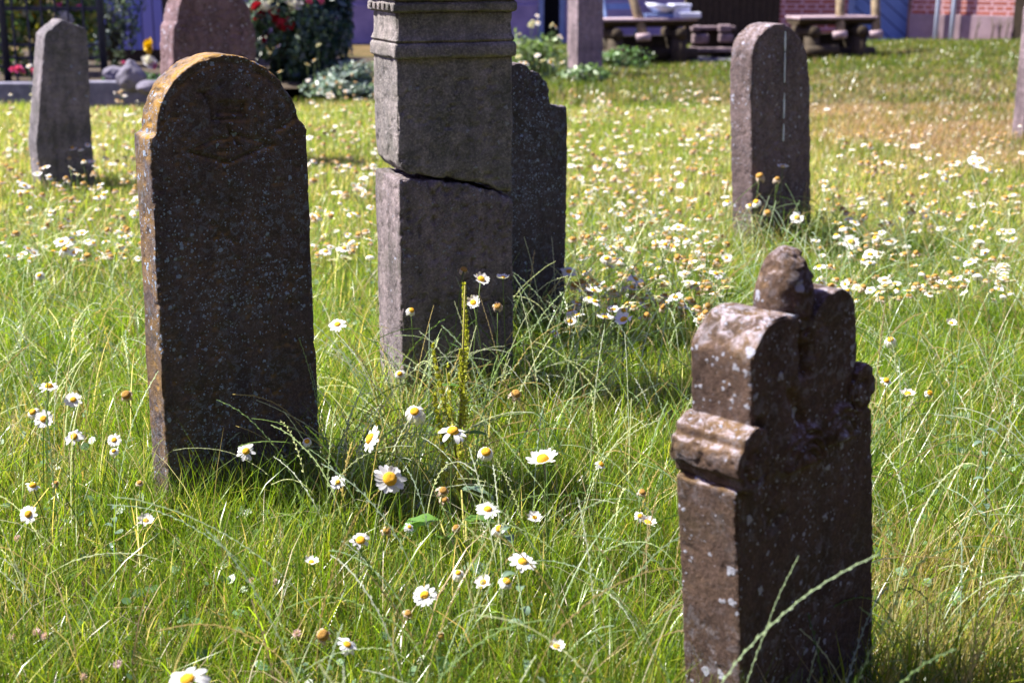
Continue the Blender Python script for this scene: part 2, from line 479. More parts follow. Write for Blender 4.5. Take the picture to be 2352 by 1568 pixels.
o.location = S.o; o.rotation_euler = (0, 0, S.a)
tag(o, 'dark scroll-topped stone with square shoulders standing half hidden behind the cracked pillar', 'gravestone', GS)

# --- narrow round-topped stone with a white streak
S = Slab(1728, 616, 38)
arc = spline(S.trace([(1725, 224), (1727, 136), (1731, 108), (1743, 84), (1759, 66), (1779, 56), (1797, 54), (1815, 60), (1835, 80), (1849, 108), (1857, 140), (1862, 192)]), 4)
xr = S.p(1866, 500)[0]
ol = [(0, -.15), (0, .1)] + arc + [(xr, .1), (xr, -.15)]
m4 = stone_mat('grey_brown_stone', (.075, .058, .064), (.34, .255, .25), .6, 45, .1, .1, .6, (.40, .42, .52))
st = empty('gravestone', S.o, S.a)
tag(st, 'narrow round-topped stone with a thin white streak down its dark face', 'gravestone', GS)
weather(Shape().prism(ol, 0, .13), 'slab', m4, st, .007, .003, .004, 14)
for (ya, yb) in ((72, 118), (121, 190), (214, 272), (285, 324)):
    (x0, za), (x1, zb_) = S.p(1803 - (ya - 70) * .016, ya), S.p(1803 - (yb - 70) * .016, yb)
    q = []
    for k in range(7):
        f_ = k / 6; w = (.0036 if yb < 120 else .0026) * (.5 + math.sin(f_ * 3.1)) * random.uniform(.7, 1.2)
        q.append((x0 + (x1 - x0) * f_, za + (zb_ - za) * f_, w))
    ol2 = [(x - w, z) for x, z, w in q] + [(x + w, z) for x, z, w in q[::-1]]
    Shape().prism(ol2, -.0045, .004).build('streak', plain_mat('white_streak', (.55, .62, .70), (.72, .78, .84), 90, .8), st)

# --- pointed stone by the railing
S = Slab(97, 448, 34)
pts = S.trace([(101, 74), (142, 43), (199, 66)]); xr = S.p(206, 250)[0]
ol = [(0, -.15), (-.01, .3), (pts[0][0], pts[0][1] - .02), (pts[0][0] + .012, pts[0][1])] + [pts[1]] + [(pts[2][0] - .006, pts[2][1]), (pts[2][0] + .004, pts[2][1] - .02), (xr, .3), (xr + .01, -.15)]
m5 = stone_mat('pale_grey_stone', (.075, .08, .085), (.46, .40, .42), .1, 40, 0, .4, 0)
o = weather(Shape().prism(ol, 0, .17), 'gravestone', m5, None, .008, .003, .003, 16)
o.location = S.o; o.rotation_euler = (0, 0, S.a)
tag(o, 'pale stone with a low gabled point standing before the dark iron railing', 'gravestone', GS)

# --- big shouldered stone behind the crown-carved slab
S = Slab(399, 395, 38)
ol = spline(S.trace([(405, 53), (408, 28), (416, 0), (432, -28), (460, -48), (490, -54), (520, -48), (545, -25), (560, 0), (574, 21), (579, 50)]), 3)
L = S.trace([(398, 66), (401, 56)]); R = S.trace([(586, 62), (589, 78)])
ol = [(0, -.15), (0, .2)] + L + ol + R + [(R[-1][0], .2), (R[-1][0], -.15)]
m6 = stone_mat('reddish_stone', (.075, .052, .056), (.42, .27, .28), .6, 38, 0, .1, .3, (.42, .40, .48))
o = weather(Shape().prism(ol, 0, .2), 'gravestone', m6, None, .01, .006, .006, 18)
o.location = S.o; o.rotation_euler = (0, 0, S.a)
tag(o, 'broad reddish shouldered stone rising behind the crown-carved slab near the rose bush', 'gravestone', GS)

# --- thin upright stone by the log benches
S = Slab(1326, 180, 36)
w7 = S.p(1385, 100)[0]; zt = S.p(1350, -75)[1]
m7 = stone_mat('pinkish_stone', (.10, .08, .09), (.58, .45, .48), .15, 30, 0, .1, 0)
sh = Shape().prism([(0, -.15), (0, zt - .06), (w7 / 2, zt), (w7, zt - .06), (w7, -.15)], 0, .2)
o = weather(sh, 'gravestone', m7, None, .012, .004, .004, 20)
o.location = S.o; o.rotation_euler = (0, 0, S.a)
tag(o, 'plain thin upright stone standing beside the log bench and white flowers', 'gravestone', GS)

# --- lilac stone cut by the edge of the picture
S = Slab(2349, 330, 38)
zt = S.p(2349, 12)[1]
sh = Shape().prism([(0, -.15), (0, zt - .03), (.02, zt), (.17, zt + .1), (.32, zt), (.34, zt - .03), (.34, -.15)], 0, .10)
o = weather(sh, 'gravestone', m7, None, .009, .003, .003, 22)
o.location = S.o; o.rotation_euler = (0, 0, S.a)
tag(o, 'slim lilac-grey stone on the worn brown turf before the brick wall', 'gravestone', GS)

# --- low scrolled stone with a bud finial
S = Slab(1707, 1850, 45)
T8 = .118
W8 = S.p(2004, 1300)[0]
st = empty('gravestone', S.o, S.a)
tag(st, 'low brown baroque stone with rolled scrolls, cleft top and a bud finial', 'gravestone', GS)
m8 = stone_mat('brown_scroll_stone', (.06, .042, .034), (.16, .11, .085), .42, 42, .2, .3, .1, (.42, .46, .52))
m8t = stone_mat('brown_scroll_stone_crusted', (.074, .050, .043), (.168, .112, .090), .8, 48, .3, .2, .95, (.40, .42, .50))
zs = S.p(1690, 1128)[1]; zr = S.p(1972, 945)[1]
Lp = spline(S.trace([(1733, 1060), (1729, 975), (1727, 880), (1727, 829), (1736, 799), (1752, 770), (1770, 744), (1795, 729), (1832, 724)]), 4)
Rp = spline(S.trace([(1876, 712), (1890, 690), (1908, 675), (1938, 663), (1956, 675), (1968, 708), (1971, 768), (1970, 860)]), 4)
notch = S.trace([(1846, 735), (1852, 770), (1862, 770), (1868, 730)])
x0 = Lp[0][0]; x1 = Rp[-1][0]
zl = S.p(1700, 1050)[1]
ol = S.trace([(1718, 1960), (1715, 1850), (1704, 1567), (1690, 1135), (1694, 1127), (1732, 1112)]) + Lp + notch + Rp + S.trace([(1972, 935), (1990, 930), (2002, 942), (2005, 960), (2006, 1250), (2004, 1500), (2001, 1720), (1998, 1800)])
gr = []
def fan(px, py, a0, a1, radii, k=14):
    cx, cz = S.p(px, py)
    for r in radii:
        gr.append(([(cx + r * math.cos(a), cz + r * .9 * math.sin(a)) for a in np.linspace(a0, a1, k)], .014, .0055))
PALM = []
for px, py, R_ in ((1927, 1003, .056), (1846, 1060, .062)):
    fan(px, py, .15, 3.0, (R_ * .34, R_ * .62, R_ * .88)); PALM.append((*S.p(px, py), R_))
def palmettes(co, no, front):
    h = 0
    for cx, cz, R_ in PALM:
        dx, dz = co[:, 0] - cx, co[:, 2] - cz; r_ = np.hypot(dx, dz * .95)
        h = np.maximum(h, np.clip((R_ - r_) / .008, 0, 1) * np.clip((dz + .012) / .012, 0, 1))
    return front * .018 * h
gr.append((S.trace([(1852, 760), (1856, 800), (1853, 850)]), .028, .012))
gr.append((S.trace([(1815, 905), (1838, 950), (1845, 985)]), .010, .010))
gr.append((S.trace([(1790, 1100), (1760, 1160), (1770, 1220), (1800, 1180)]), .006, .008))
gr.append((S.trace([(1745, 970), (1755, 1040), (1748, 1110)]), .012, .010))
weather(Shape().prism(ol, 0, T8), 'body', m8t, st, .0036, .0025, .0012, 30, gr, palmettes, wear=.006)
def roll(px, py, rad, y0, y1, sd, name='scroll'):
    sh = Shape()
    xc, zc = S.p(px, py)
    prof = []
    for k in range(44):
        a = 2 * math.pi * k / 44
        r = rad
        for ga in (2.55, 3.75, 0.6, -.6):
            da = abs((a - ga + math.pi) % (2 * math.pi) - math.pi)
            r -= .012 * math.exp(-(da / .11) ** 2)
        prof.append((xc + r * math.cos(a) * .93, zc + r * 1.08 * math.sin(a)))
    sh.prism(prof, y0, y1)
    n = 16
    weather(sh, name, m8t, st, .004, .003, .003, sd, [([(xc + q * .0042 * math.cos(q * .55), zc + q * .0042 * math.sin(q * .55)) for q in range(2, 12)], .006, .004)], wear=.006)
roll(1722, 1054, .049, -.012, T8 + .004, 31)
roll(1977, 890, .040, -.008, T8 + .004, 32)
fx, fz = S.p(1800, 716, T8 * .45); tz = S.p(1793, 568, T8 * .45)[1] - .0
prof = [(.046, -.045), (.049, 0), (.0500, .02), (.047, .045), (.041, .068), (.032, .088), (.018, .103), (.006, .108)]
k_ = (tz - fz) / .108
sh = Shape().lathe([(r, z * k_) for r, z in prof], 28, Matrix.Translation((fx, T8 * .45, fz)))
def scales(co, no, front):
    a = np.arctan2(co[:, 1] - T8 * .45, co[:, 0] - fx); z = (co[:, 2] - fz)
    row = z / .019; c = np.cos(a * 4 + np.pi * (np.floor(row) % 2))
    side = np.clip((np.cos(a + .9) * 1.5), 0, 1)
    return side * (.0055 * (1 - (row % 1)) * (.5 + .5 * c) - .003)
weather(sh, 'finial', m8t, st, .0032, .002, .003, 33, extra=scales, wear=.003)
STONES = [(394, 1233, 36, .40), (929, 991, 21, .34), (1728, 616, 38, .42), (97, 448, 34, .32), (399, 395, 38, .6), (1326, 180, 36, .38), (2349, 330, 38, .34), (1707, 1850, 45, .42)]
def foot_strip():
    for px, py, deg, w in STONES:
        s = Slab(px, py, deg); yield s.o, s.ux, -s.n, w
    s = Slab(1299, 795, 38, .43); yield s.o, s.ux, -s.n, .43
FEET = list(foot_strip())

# ------------------------------------------------------------------ background: house, shed, railing, benches
M_PINK_PLASTER = plain_mat('plaster_lilac', (.15, .125, .25), (.33, .275, .44), 2.2, .9, .5)
M_PLINTH = plain_mat('plaster_plinth_pink', (.22, .155, .18), (.33, .24, .27), 4, .9, .4)
M_BLUE = plain_mat('blue_painted_wood', (.13, .19, .36), (.20, .27, .46), 8, .6, .2)
M_WOOD_AND_SHADE = plain_mat('dark_timber_and_shade', (.018, .013, .008), (.05, .035, .02), 14, .8, .4)  # timber tone; also painted shade for the opening behind the steps
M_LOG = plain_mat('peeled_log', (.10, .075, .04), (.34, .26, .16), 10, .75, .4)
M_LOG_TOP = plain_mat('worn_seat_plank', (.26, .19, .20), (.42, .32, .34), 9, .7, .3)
M_LOG_SHADED = plain_mat('shaded_log', (.02, .014, .008), (.06, .042, .022), 9, .8, .5)  # log colour darkened to paint the shade under the seats
M_IRON = plain_mat('black_iron_paint', (.014, .018, .035), (.03, .035, .06), 40, .5, .2)
M_PIPE = plain_mat('blue_grey_pipe', (.36, .42, .55), (.46, .52, .64), 14, .5, .1)
M_KERB = plain_mat('kerb_stone', (.10, .10, .14), (.22, .215, .27), 12, .9, .5)
M_ROCK = plain_mat('rock_grey', (.09, .085, .115), (.21, .195, .24), 6, .9, .8, .2, .02)
M_ENAMEL = plain_mat('white_enamel', (.60, .62, .74), (.70, .72, .82), 5, .25, .0, .5)
M_DOORWAY_SHADE = plain_mat('doorway_shade', (.006, .006, .008), (.012, .011, .012), 3, .9, 0)
t = NT('red_brick'); P = t.coord(); mp = t.node('ShaderNodeMapping'); t.put(mp.inputs[0], P); mp.inputs['Rotation'].default_value = (math.pi / 2, 0, 0)
bt = t.node('ShaderNodeTexBrick'); t.put(bt.inputs['Vector'], mp.outputs[0]); bt.inputs['Scale'].default_value = 1.0
bt.offset = .5; bt.squash = .55; bt.squash_frequency = 2
for k, v in (('Color1', (.33, .085, .045, 1)), ('Color2', (.22, .06, .04, 1)), ('Mortar', (.56, .36, .40, 1)), ('Mortar Size', .014), ('Mortar Smooth', .3), ('Bias', -.1), ('Brick Width', .25), ('Row Height', .0765)):
    bt.inputs[k].default_value = v
dirt = t.noise(P, 9, 6, .7)
bc = t.mix(t.ramp(dirt, [(.4, 0.0), (.8, .55)]), bt.outputs[0], (.42, .24, .25))
M_BRICK = t.finish(bc, .9, t.bump(t.math('ADD', t.math('MULTIPLY', bt.outputs['Fac'], -1), t.math('MULTIPLY', dirt, .4)), .6, .012), .2)
t = NT('blue_plank_shed'); P = t.coord(); xs = t.sep(P)[0]
pl = t.math('FRACT', t.math('MULTIPLY', xs, 7.5)); gap = t.math('LESS_THAN', pl, .09)
wv = t.node('ShaderNodeTexWhiteNoise', noise_dimensions='1D'); t.put(wv.inputs['W'], t.math('FLOOR', t.math('MULTIPLY', xs, 7.5)))
M_SHED = t.finish(t.mix(gap, t.mix(wv.outputs[0], (.16, .20, .55), (.30, .30, .62)), (.01, .012, .02)), .7, t.bump(t.noise(P, 20), .3, .004))
t = NT('diagonal_blue_boards'); P = t.coord(); q = t.sep(P)
pl = t.math('FRACT', t.math('MULTIPLY', t.math('ADD', q[0], q[2]), 4.2)); gap = t.math('LESS_THAN', pl, .10)
M_DIAG = t.finish(t.mix(gap, t.mix(t.noise(P, 5), (.10, .17, .38), (.17, .25, .50)), (.03, .035, .10)), .6, t.bump(pl, .2, .01))

def wall_frame(px, py_base, deg):
    o = on_level(px, py_base); return o, math.radians(deg)
HY = on_level(2088, 100).y                      # the house front stands about 22 m away
# brick house: wing turned towards us, recessed wall with blue board door
o_, a_ = wall_frame(2088, 101, -33)
house = empty('brick_house', (o_.x, o_.y, 0), a_)
tag(house, 'red brick house with pink plastered plinth, blue board door and two pale downpipes', 'house')
wb = Shape().box(0, 1.62, 0, .3, .47, 4.2).build('brick_wall', M_BRICK, house)
Shape().box(-.02, 1.65, -.03, .3, -.3, .47).build('plinth', M_PLINTH, house, bevel=.01)
for i, x in enumerate((.46, .71)):
    sh = Shape().tube([(x - .02, -.11, -.3), (x, -.11, .9), (x + .05, -.11, 4.1)], .035, 10)
    for z in (.95, 2.2): sh.tube([(x - .02, -.11, z), (x - .02, .01, z)], .018, 6)
    sh.build('downpipe', M_PIPE, house, smooth=True)
Shape().box(1.62, 1.80, -.12, .2, -.3, 4.0).build('corner_post', M_WOOD_AND_SHADE, house)
Shape().box(1.80, 3.4, 0, .3, -.3, 4.2).build('side_wall', M_PLINTH, house)
inv = house.matrix_basis.inverted() if False else (Matrix.Translation(house.location) @ Matrix.Rotation(a_, 4, 'Z')).inverted()
def part_world(sh, name, mat, bevel=0):
    q = Shape(); q.add([inv @ v for v in sh.v], sh.f); return q.build(name, mat, house, bevel=bevel)
xa, xd = at(1960, 60, HY).x, o_.x
x0 = at(1790, 60, HY).x
d = Shape().box(xa, xd - .02, HY + .02, HY + .08, .02, 2.3)
dd = part_world(d, 'door', M_DIAG)
part_world(Shape().box(xa - .1, xa, HY - .03, HY + .12, -.2, 2.4), 'door_frame', M_BLUE)
part_world(Shape().box(xa - .1, xd + .1, HY - .25, HY + .1, -.2, .02), 'doorstep', M_KERB)
part_world(Shape().box(xa - .1, xd + .1, HY + .0, HY + .3, 2.4, 4.2), 'lintel_wall', M_PLINTH)
rw = Shape().box(x0, xa - .1, HY, HY + .3, -.2, 4.2)
part_world(rw, 'recessed_brick_wall', M_BRICK)
part_world(Shape().box(at(1790, 60, HY + 1.2).x, xd + 3.5, HY + 1.25, HY + 4, -.2, 4.2), 'house_body', M_PLINTH)

# dark opening behind the steps, its shade put in as near-black boards
xb = at(1575, 60, HY).x
dark_opening = empty('boarded_opening', ((xb + x0) / 2, HY, 0))
tag(dark_opening, 'dark opening between the lilac plaster house and the brick wall, shade built as boards', 'dark_opening')
sh = Shape()
n = 14; w = (x0 - xb) / n
for k in range(n):
    sh.box(xb - dark_opening.location.x + k * w + .004, xb - dark_opening.location.x + (k + 1) * w - .004, random.uniform(-.01, .01), .12, -.2, 3.8)
sh.build('shade_boards', M_WOOD_AND_SHADE, dark_opening)
Shape().box(xb - dark_opening.location.x - .02, x0 - dark_opening.location.x - .01, -.06, .16, 1.1, 1.25).build('cross_beam', M_WOOD_AND_SHADE, dark_opening)

# lilac plaster house with dark doorway and blue jambs
xl = at(395, 60, HY).x
plh = empty('plaster_house', ((xl + xb) / 2, HY - .02, 0)); cx = plh.location.x
tag(plh, 'long lilac plastered house with dark open doorway framed by blue jambs', 'house')
xj0, xj1 = at(1243, 40, HY).x - cx, at(1291, 40, HY).x - cx
sh = Shape().box(xl - cx, xj0 - .04, 0, .4, .62, 4.2).box(xj1 + .04, xb - cx - .03, 0, .4, .62, 4.2).box(xj0 - .04, xj1 + .04, 0, .4, 2.2, 4.2)
sh.build('wall', M_PINK_PLASTER, plh)
Shape().box(xl - cx, xj0 - .045, -.05, .38, -.2, .615).box(xj1 + .045, xb - cx - .035, -.05, .38, -.2, .615).build('plinth', M_PINK_PLASTER, plh, bevel=.02)
Shape().box(xj0 + .04, xj1 - .04, .25, .3, -.2, 2.2).build('doorway', M_DOORWAY_SHADE, plh)  # near-black sheet painted as the shade inside the open doorway
for x in (xj0, xj1): Shape().box(x - .04, x + .04, -.04, .3, -.2, 2.2).build('door_jamb', M_BLUE, plh)

# blue board shed beyond the garden
SY = 17.2
xs0, xs1 = at(175, 60, SY).x, at(372, 60, SY).x
shed = empty('garden_shed', ((xs0 + xs1) / 2, SY, 0))
tag(shed, 'blue garden shed of upright boards beyond the iron railing', 'shed')
hw = (xs1 - xs0) / 2
Shape().box(-hw, hw, 0, .05, .28, 2.6).build('board_wall', M_SHED, shed)
Shape().box(-hw, hw, .02, 1.6, -.1, .28).build('base', M_WOOD_AND_SHADE, shed)
Shape().box(-hw, hw, .06, 1.6, .28, 2.5).build('shed_body', M_WOOD_AND_SHADE, shed)
Shape().box(-hw - .2, hw + .2, -.25, 1.9, 2.6, 2.7).build('roof', M_WOOD_AND_SHADE, shed)

# iron railing with posts, rails and bars
FY = 14.2
fo = at(12, 172, FY)
rail = empty('iron_railing', (fo.x, FY, 0))
tag(rail, 'dark iron railing with upright bars and stout posts behind the stone kerb', 'railing')
for px, r in ((12, .036), (236, .036)):
    x = at(px, 110, FY).x - fo.x
    Shape().tube([(x, 0, 0), (x, 0, 2.1)], r, 10).build('post', M_IRON, rail, smooth=True)
xe = at(236, 110, FY).x - fo.x
for py, r in ((20, .020), (103, .013), (133, .013), (153, .013), (-40, .02)):
    z = at(120, py, FY).z
    Shape().box(-1.2, xe, -.012, .012, z - r, z + r).build('rail', M_IRON, rail)
for px in list(range(-60, 0, 33)) + [36, 71, 103, 134, 164, 198]:
    x = at(px, 100, FY).x - fo.x
    Shape().tube([(x, -.03, .12), (x, -.03, 1.9)], .013, 6).build('bar', M_IRON, rail)

# kerb of the flower bed and its rocks
KY = 13.3
kb = empty('garden_kerb', (at(300, 200, KY).x, KY, 0))
tag(kb, 'low grey stone kerb edging the flower bed below the iron railing', 'kerb')
x = at(-120, 200, KY).x - kb.location.x
while x < at(600, 200, KY).x - kb.location.x:
    w = random.uniform(.7, 1.1)
    Shape().box(x, x + w - .012, random.uniform(-.01, .01), .16, -.1, .225 + random.uniform(-.01, .01)).build('kerb_block', M_KERB, kb, bevel=.012)
    x += w
bed = mesh_obj('garden_bed', [(-9, KY + .1, .16), (-2.35, KY + .1, .16), (-1.6, 15.2, .012), (-1.2, 19, .06), (-9, 19, .2)], [(0, 1, 2, 3, 4)], plain_mat('bed_soil', (.03, .022, .014), (.07, .05, .03), 12, .95, .8))
tag(bed, kind='structure')
def rock(px, py, Y, sx, sy, sz, seed, label, spike=0):
    bm = bmesh.new(); bmesh.ops.create_icosphere(bm, subdivisions=4, radius=1)
    co = np.array([v.co for v in bm.verts]); d = fbm(co * 1.1 + seed * 7, seed)
    for v, k in zip(bm.verts, d):
        v.co *= .6 + .8 * k
        if spike: v.co.x *= 1 - .55 * max(0, v.co.z); v.co.z *= 1.15
        v.co = Vector((v.co.x * sx, v.co.y * sy, (v.co.z + .4) * sz))
    me = bpy.data.meshes.new('rock'); bm.to_mesh(me); bm.free(); me.materials.append(M_ROCK)
    me.polygons.foreach_set('use_smooth', np.ones(len(me.polygons), bool))
    o = link('rock', me); p = at(px, py, Y); o.location = (p.x, p.y, max(0, p.z)); tag(o, label, 'rock', 'rocks along the flower bed')
rock(303, 186, 13.1, .15, .10, .12, 3, 'pointed grey rock leaning on the stone kerb', 1)
rock(262, 178, 13.7, .10, .09, .08, 5, 'round lilac rock lying on the flower bed behind the kerb')
rock(345, 208, 12.9, .12, .10, .06, 8, 'low grey rock in the grass beside the pointed one')

# ---------------- rustic log benches
def bench(px0, px1, py, Y, deg, name_label, poles):
    a, b = at(px0, py, Y), at(px1, py, Y)
    L = (b - a).x / math.cos(math.radians(deg))
    r = empty('log_bench', (a.x, a.y, 0), math.radians(deg)); z = a.z
    tag(r, name_label, 'bench', 'rustic log benches before the houses')
    sh = Shape()
    pr = [(0 + .21 * math.cos(t_), .075 + .0 - .085 * math.sin(t_)) for t_ in np.linspace(0, math.pi, 9)]
    v = [(x, y, z - .075 + (q - .0)) for x in (0, L) for y, q in pr]; n = len(pr)
    Shape().add(v, [(i, i + 1, n + i + 1, n + i) for i in range(n - 1)] + [(n - 1, 0, n, 2 * n - 1), tuple(range(n - 1, -1, -1)), tuple(range(n, 2 * n))]).build('seat', M_LOG_SHADED, r)
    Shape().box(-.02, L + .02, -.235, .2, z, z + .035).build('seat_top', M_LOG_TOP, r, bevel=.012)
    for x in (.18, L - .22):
        Shape().tube([(x, -.30, z - .16), (x, .3, z - .16)], .08, 10).build('bearer', M_LOG_SHADED, r, smooth=True)
        Shape().tube([(x, -.2, -.1), (x, -.2, z - .22)], .10, 12).build('leg', M_LOG_SHADED, r, smooth=True)
        Shape().tube([(x + .02, .2, -.1), (x + .02, .2, z - .22)], .10, 12).build('leg', M_LOG_SHADED, r, smooth=True)
    Shape().tube([(-.15, .0, .10), (L + .1, .0, .11)], .085, 10).build('foot_beam', M_LOG_SHADED, r, smooth=True)
    Shape().tube([(.05, -.32, .16), (.5, -.30, .18)], .07, 10).build('stub', M_LOG_SHADED, r, smooth=True)
    Shape().box(.0, L, .16, .26, .02, z - .2).build('back_board', M_LOG_SHADED, r)
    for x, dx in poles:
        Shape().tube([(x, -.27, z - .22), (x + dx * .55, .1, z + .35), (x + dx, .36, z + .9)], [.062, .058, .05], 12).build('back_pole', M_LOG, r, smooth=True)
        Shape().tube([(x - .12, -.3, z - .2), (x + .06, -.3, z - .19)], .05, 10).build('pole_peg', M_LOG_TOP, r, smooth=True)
    return r, z, L
BY = 18.7
b1, z1_, L1 = bench(1372, 1592, 49, BY, 14, 'dark log bench carrying a white bowl and box, beside the thin upright stone', [(.55, -.12)])
b2, z2_, L2 = bench(1822, 2006, 44, 19.0, 14, 'log bench with two leaning pale poles in front of the blue door', [(.55, .26), (1.06, .26)])
def on_bench(px, z, y=-.02, b=b1):
    w = at(px, 40, BY); lx = (w.x - b.location.x) / math.cos(b.rotation_euler.z)
    return Matrix.Translation(b.location) @ Matrix.Rotation(b.rotation_euler.z, 4, 'Z') @ Vector((lx, y, z))
zt = z1_ + .036
bw = Shape().lathe([(.05, 0), (.09, .005), (.17, .06), (.215, .12), (.205, .12), (.16, .065), (.08, .02)], 24).build('bowl', M_ENAMEL, None, smooth=True)
bw.location = on_bench(1520, zt + .05, .0); bw.rotation_euler = (0, .10, 0)
tag(bw, 'wide white enamel bowl standing on a blue crate on the log bench', 'bowl')
cr = Shape().box(-.24, .24, -.15, .15, 0, .05).build('crate', M_BLUE, None, bevel=.006); cr.location = on_bench(1518, zt, .0); cr.rotation_euler = (0, 0, .24)
tag(cr, 'flat blue crate under the white bowl on the log bench', 'crate')
bx = empty('box', on_bench(1562, zt, -.06), .24); tag(bx, 'white box with a lid at the end of the log bench beside the bowl', 'box')
Shape().box(-.11, .11, -.11, .11, 0, .14).build('body', M_ENAMEL, bx, bevel=.01); Shape().box(-.125, .125, -.125, .125, .141, .175).build('lid', M_ENAMEL, bx, bevel=.01)
sl_ = Shape().box(-.15, .13, -.12, .1, 0, .07).build('tray', M_ENAMEL, None, bevel=.01); sl_.location = on_bench(1582, zt, -.14)
tag(sl_, 'pale shallow tray at the very end of the log bench', 'tray')
ch = empty('folding_chair', (at(1425, 60, BY + .9).x, BY + .9, .08), .3); tag(ch, 'blue folding chair with slanting slats standing behind the log bench', 'chair')
for x in (-.22, .22):
    Shape().tube([(x, -.25, 0), (x, .2, .95)], .022, 6).build('frame', M_BLUE, ch); Shape().tube([(x, .28, 0), (x, -.2, .46)], .02, 6).build('leg', M_BLUE, ch)
for z in (.62, .74, .86):
    Shape().box(-.22, .22, -.25 + z * .474 - .01, -.25 + z * .474 + .01, z - .04, z + .04).build('back_slat', M_BLUE, ch)
Shape().box(-.22, .22, -.2, .2, .44, .47).build('seat', M_BLUE, ch)

# stone and plank steps between the benches
M_STEP = plain_mat('weathered_step', (.07, .05, .05), (.27, .20, .22), 7, .85, .6)
so = at(1640, 130, 19.3)
stp = empty('step_bench', (so.x, 19.3, 0)); tag(stp, 'low stepped seat of pale planks on stacked round stones before the dark opening', 'bench')
def zz(py): return at(1640, py, 19.3).z
hwid = at(1692, 100, 19.3).x - so.x; hl = at(1585, 100, 19.3).x - so.x
Shape().box(hl, hwid, -.14, .12, zz(118), zz(109)).build('plank', M_STEP, stp, bevel=.012)
Shape().box(hl + .03, hwid, .1, .3, zz(70), zz(62)).build('plank', M_STEP, stp, bevel=.01)
Shape().box(hl - .05, hwid + .1, -.35, .3, -.2, zz(133)).build('slab', M_KERB, stp, bevel=.02)
Shape().box(hl + .05, hwid, .22, .3, zz(133), zz(72)).build('riser', M_LOG_SHADED, stp)
for px, py, r_ in ((1610, 90, .10), (1600, 66, .06), (1668, 88, .09), (1666, 66, .08)):
    sh = Shape().box(-r_ * 1.05, r_ * 1.05, -.1, .1, -r_ * .6, r_ * .6)
    o = sh.build('block', M_STEP, stp, bevel=.02); o.location = (at(px, py, 19.3).x - so.x, .08, zz(py))

# ---------------- shrubs: leaves on twigs
def leaf_cloud(name, n, rad, size, cols, parent, zc, hollow=.35, flat=.5, seed=0, clump=2.2, mat=None):
    r = np.random.default_rng(seed)
    d = r.normal(size=(n * 3, 3)); d /= np.linalg.norm(d, axis=1)[:, None]
    d *= (hollow + (1 - hollow) * r.random((n * 3, 1)) ** .6)
    keep = fbm(d * clump, seed + 1, 2) > r.uniform(.40, .52, n * 3)
    d = d[keep][:n]; n = len(d)
    c = d * np.array(rad) * (1 + .9 * (fbm(d * 1.7, seed + 4, 2)[:, None] - .5)); c[:, 2] += zc
    s = size * r.uniform(.6, 1.4, n)
    nrm = d + r.normal(scale=.7, size=(n, 3)); nrm[:, 2] += flat; nrm /= np.linalg.norm(nrm, axis=1)[:, None]
    a = np.cross(nrm, r.normal(size=(n, 3))); a /= np.linalg.norm(a, axis=1)[:, None]; b = np.cross(nrm, a)
    S3 = s[:, None]
    V = np.stack([c - a * S3, c - a * S3 * .2 + b * S3 * .42 + nrm * S3 * .1, c + a * S3 * .45 + b * S3 * .30 + nrm * S3 * .06, c + a * S3,
                  c + a * S3 * .45 - b * S3 * .30 + nrm * S3 * .06, c - a * S3 * .2 - b * S3 * .42 + nrm * S3 * .1], 1)
    C = np.array(cols); k = r.integers(0, len(C), n); T = C[k] * r.uniform(.6, 1.3, (n, 1))
    return quads_obj(name, V, 6, [(0, 5, 2, 1), (5, 4, 3, 2)], mat or M_LEAF, T, parent)
def twigs(parent, h, spread, n, seed, mat):
    r = random.Random(seed); sh = Shape()
    for k in range(n):
        a = r.uniform(0, 6.28); q = r.uniform(.3, 1) * spread
        sh.tube([(0, 0, 0), (q * .35 * math.cos(a), q * .35 * math.sin(a), h * .5), (q * math.cos(a), q * math.sin(a), h * r.uniform(.75, 1))], [.012, .008, .004], 5)
    sh.build('stems', mat, parent, smooth=True)
def bloom_mesh(name, r_, mat, seed):
    rr = random.Random(seed); sh = Shape()
    for k in range(16):
        a = k * 2.4; q = r_ * (.25 + .75 * (k / 16)); tilt = k / 16 * 1.1
        M = Matrix.Rotation(a, 4, 'Z') @ Matrix.Translation((q * .35, 0, r_ * .25 * (1 - k / 16))) @ Matrix.Rotation(-1.2 + tilt, 4, 'Y')
        pts = [(-.1, -.25, 0), (-.1, .25, 0), (.45, .5, .12), (.95, .32, .22), (.95, -.32, .22), (.45, -.5, .12)]
        sh.add([M @ (Vector(p) * r_ * .8) for p in pts], [(0, 1, 2, 5), (5, 2, 3, 4)])
    me = bpy.data.meshes.new(name); me.from_pydata([tuple(v) for v in sh.v], [], sh.f); me.materials.append(mat)
    me.polygons.foreach_set('use_smooth', np.ones(len(me.polygons), bool)); return me
M_ROSE_RED = plant_mat('rose_red', .3, .6, .2, (.34, .012, .035), 1.0)
M_ROSE_WHITE = plant_mat('rose_white', .3, .6, .2, (.80, .78, .82), 1.0)
M_ROSE_PINK = plant_mat('rose_pink', .3, .6, .2, (.72, .12, .32), 1.0)
M_YELLOW = plant_mat('yellow_petal', .3, .6, .2, (.72, .46, .01), 1.0)
M_TWIG = plain_mat('twig', (.05, .045, .02), (.10, .08, .04), 20)
BLOOM = {'red': bloom_mesh('rose_bloom', .075, M_ROSE_RED, 1), 'white': bloom_mesh('rose_bloom', .085, M_ROSE_WHITE, 2), 'pink': bloom_mesh('rose_bloom', .05, M_ROSE_PINK, 3), 'yellow': bloom_mesh('rose_bloom', .055, M_YELLOW, 4)}
